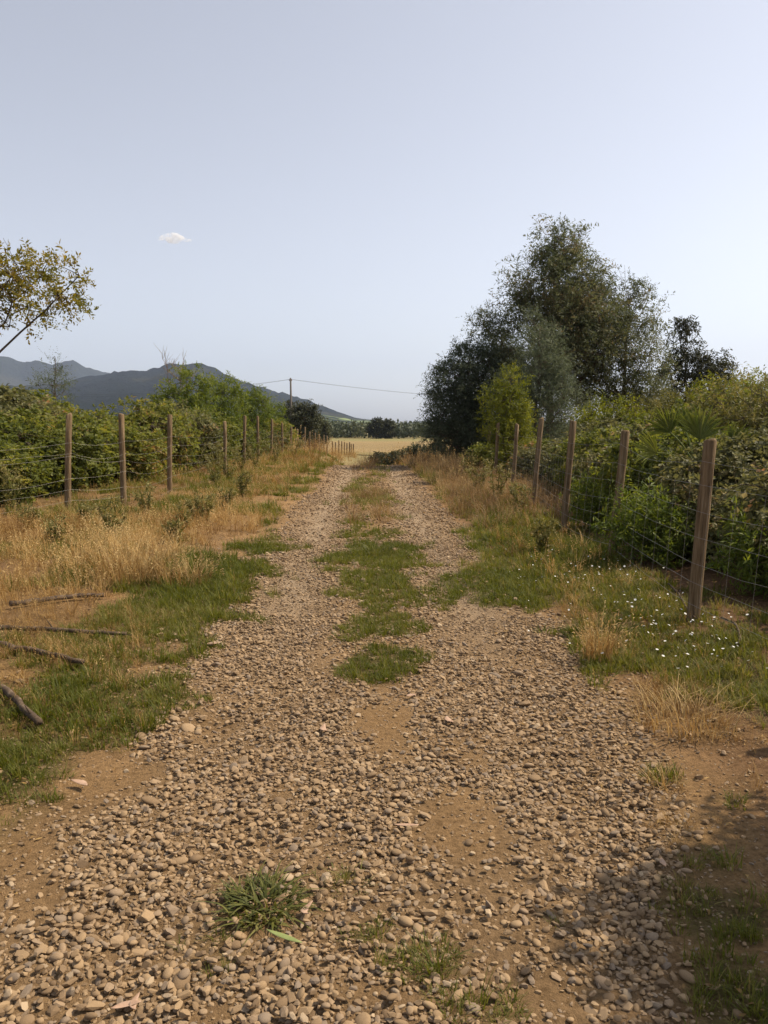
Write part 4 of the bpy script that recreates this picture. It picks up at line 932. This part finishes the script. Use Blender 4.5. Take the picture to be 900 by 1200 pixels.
def tuft(px, py, mats, label, seed, nb, h, sp, wd, lean, name='grass_tuft', seeds=0.0, s=1.0):
    g = G(px, py); me = blade_clump('blades', seed, nb, h, sp, wd, lean, M[mats], seeds, 4)
    o = bpy.data.objects.new(name, me); COL.objects.link(o); o.location = tuple(g); o['label'] = label; o['category'] = 'grass tuft'; o.scale = (s, s, s)
    return o
tuft(308, 1062, 'tuftgreen', 'leafy green grass tuft growing alone in the near gravel', 401, 300, .075, .12, .011, 1.6)
tuft(398, 1035, 'tuftgreen', 'thin low green tuft just beyond the curled pinkish leaf', 402, 60, .05, .11, .005, 1.3)
tuft(505, 1135, 'tuftgreen', 'small sparse green tuft amid the near gravel', 403, 55, .06, .10, .005, 1.2)
tuft(700, 775, 'tuftdry', 'upright pale golden tuft at the edge of the gravel', 404, 150, .38, .10, .005, .6, seeds=.4)
tuft(800, 850, 'tuftdry', 'spreading golden tuft below the white flowers', 405, 260, .22, .26, .005, 1.1, seeds=.2)
tuft(150, 680, 'tuftdry', 'tall shaggy golden tuft behind the grey half hidden branch', 406, 420, .48, .34, .006, .9, seeds=.4)
tuft(215, 685, 'tuftdry', 'pale golden tuft behind the bright green patch', 407, 260, .38, .28, .006, .9, seeds=.4)
tuft(778, 920, 'tuftdry', 'small olive and straw tuft on bare soil by the gravel', 408, 110, .10, .09, .004, 1.0)
tuft(418, 576, 'tuftgreen', 'solitary green tuft between the far wheel tracks', 409, 160, .22, .22, .012, 1.1)
tuft(437, 650, 'tuftgreen', 'darker green tuft on top of the broad middle patch', 410, 220, .16, .28, .008, 1.1)

def weed(px, Y, h, label, seed, x=None):
    b_ = base_at(px, Y); r_ = np.random.default_rng(seed); th = empty('weed', b_); sb = MB(); lb = MB(); hb = MB()
    for k in range(9):
        a = r_.uniform(0, 6.28); e = np.array([math.cos(a) * h * .32, math.sin(a) * h * .32, h * r_.uniform(.65, 1.05)]) * r_.uniform(.7, 1.05)
        P = bez(np.array([r_.normal(0, .03), r_.normal(0, .03), -.03]), e, .12 * h, 6, .01, r_); tube(sb, P, np.linspace(.006, .003, 6), 4, .5, False)
        m = 26; q = r_.integers(1, 6, m); leaves(lb, P[q] + r_.normal(0, .02, (m, 3)), r_.normal(size=(m, 3)) + [0, 0, .3], r_.normal(size=(m, 3)) + [0, 0, 1], .09, .028, np.clip(r_.normal(.5, .2, m), 0, 1))
        m = 18; leaves(hb, e + r_.normal(0, .035, (m, 3)), r_.normal(size=(m, 3)) + [0, 0, .4], r_.normal(size=(m, 3)), .035, .022, np.clip(r_.normal(.9, .1, m), 0, 1))
    sb.obj('stalks', M['weed'], th); lb.obj('foliage', M['weed'], th); hb.obj('flower_heads', M['weed'], th)
    tag(th, label, 'weed', 'roadside weeds')
weed(268, 21.5, 1.0, 'tall pale flowering weed beside the fourth straight post', 1)
weed(252, 19.5, .8, 'bushy grey green weed on the verge before the slack fence', 2)
weed(282, 25, 1.0, 'leafy weed at the fence line before the thin far posts', 3)
weed(300, 28, 1.0, 'leafy weed at the fence line before the thin far posts', 4)
weed(322, 31, .95, 'leafy weed at the fence line before the thin far posts', 5)
weed(345, 36, .9, 'leafy weed at the fence line before the thin far posts', 6)
weed(240, 12.5, .45, 'low dark weed in the golden grass by the lane', 7)
weed(8, 13.2, .8, 'pale flowering weed at the foot of the hedge beyond the golden grass', 8)
weed(560, 17.5, .8, 'olive weed by the lane below the small yellow sapling', 9)
weed(583, 15.5, .8, 'olive weed at the foot of the fifth leaning post', 10)
weed(548, 21, .8, 'olive weed standing in tall reddish grass', 11)
weed(612, 13.5, .6, 'low olive weed between the fence and the reddish grass', 12)
weed(640, 9.6, .4, 'small weed among the white flowers', 13)

for k, (px, Y) in enumerate(((215, 11.6), (228, 12.2), (130, 10.4), (60, 9.8), (30, 11.4), (170, 13.4), (100, 12.4), (265, 14.2), (285, 16.5), (200, 10.2))):
    weed(px, Y, .30 + .12 * (k % 3), 'low olive weed half buried in golden grass before the slack fence', 20 + k)
# ------------------------------------------------------------------ cloud and haze
def cloud():
    r_ = np.random.default_rng(8); c0 = at(203, 279, 7000.0); bm = bmesh.new()
    for (x, z, s) in ((-95, -8, 40), (-45, 6, 62), (10, 22, 58), (58, 4, 50), (100, -12, 34), (165, -26, 30), (205, -34, 18), (-140, -14, 24), (0, -18, 70), (130, -22, 26)):
        bmesh.ops.create_icosphere(bm, subdivisions=3, radius=s, matrix=Matrix.Translation((x, r_.normal(0, 20), z)) @ Matrix.Diagonal((1.25, 1, .55, 1)))
    me = bpy.data.meshes.new('cloud'); bm.to_mesh(me); bm.free()
    o = bpy.data.objects.new('cloud', me); COL.objects.link(o); o.location = c0; o.scale = (.82, .82, .75)
    m, nt, out = newmat('cloud_vapour'); L = nt.links.new
    rm = o.modifiers.new('merge', 'REMESH'); rm.mode = 'VOXEL'; rm.voxel_size = 14
    no = noise(nt, 0.018, 4, .6); mr = N(nt, 'ShaderNodeMapRange'); mr.inputs[1].default_value = .42; mr.inputs[2].default_value = .72; mr.inputs[4].default_value = .06
    L(no.outputs[0], mr.inputs[0]); v = N(nt, 'ShaderNodeVolumePrincipled'); v.inputs['Color'].default_value = (1, 1, 1, 1); v.inputs['Anisotropy'].default_value = .3
    L(mr.outputs[0], v.inputs['Density']); L(v.outputs[0], out.inputs['Volume']); me.materials.append(m)
    tag(o, 'single small white cloud low over the mountains', 'cloud')
cloud()
bm = bmesh.new(); bmesh.ops.create_cube(bm, size=1); me = bpy.data.meshes.new('haze'); bm.to_mesh(me); bm.free()
hz = bpy.data.objects.new('haze', me); COL.objects.link(hz); hz.scale = (18400, 18400, 740); hz.location = (0, 0, 740 / 2 - 12)
m, nt, out = newmat('haze_air'); v = N(nt, 'ShaderNodeVolumePrincipled'); v.inputs['Color'].default_value = (.62, .73, 1.0, 1); v.inputs['Density'].default_value = 0.85e-4; v.inputs['Anisotropy'].default_value = .25
nt.links.new(v.outputs[0], out.inputs['Volume']); me.materials.append(m); tag(hz, 'pale blue summer haze filling the air', 'haze', None, 'stuff')
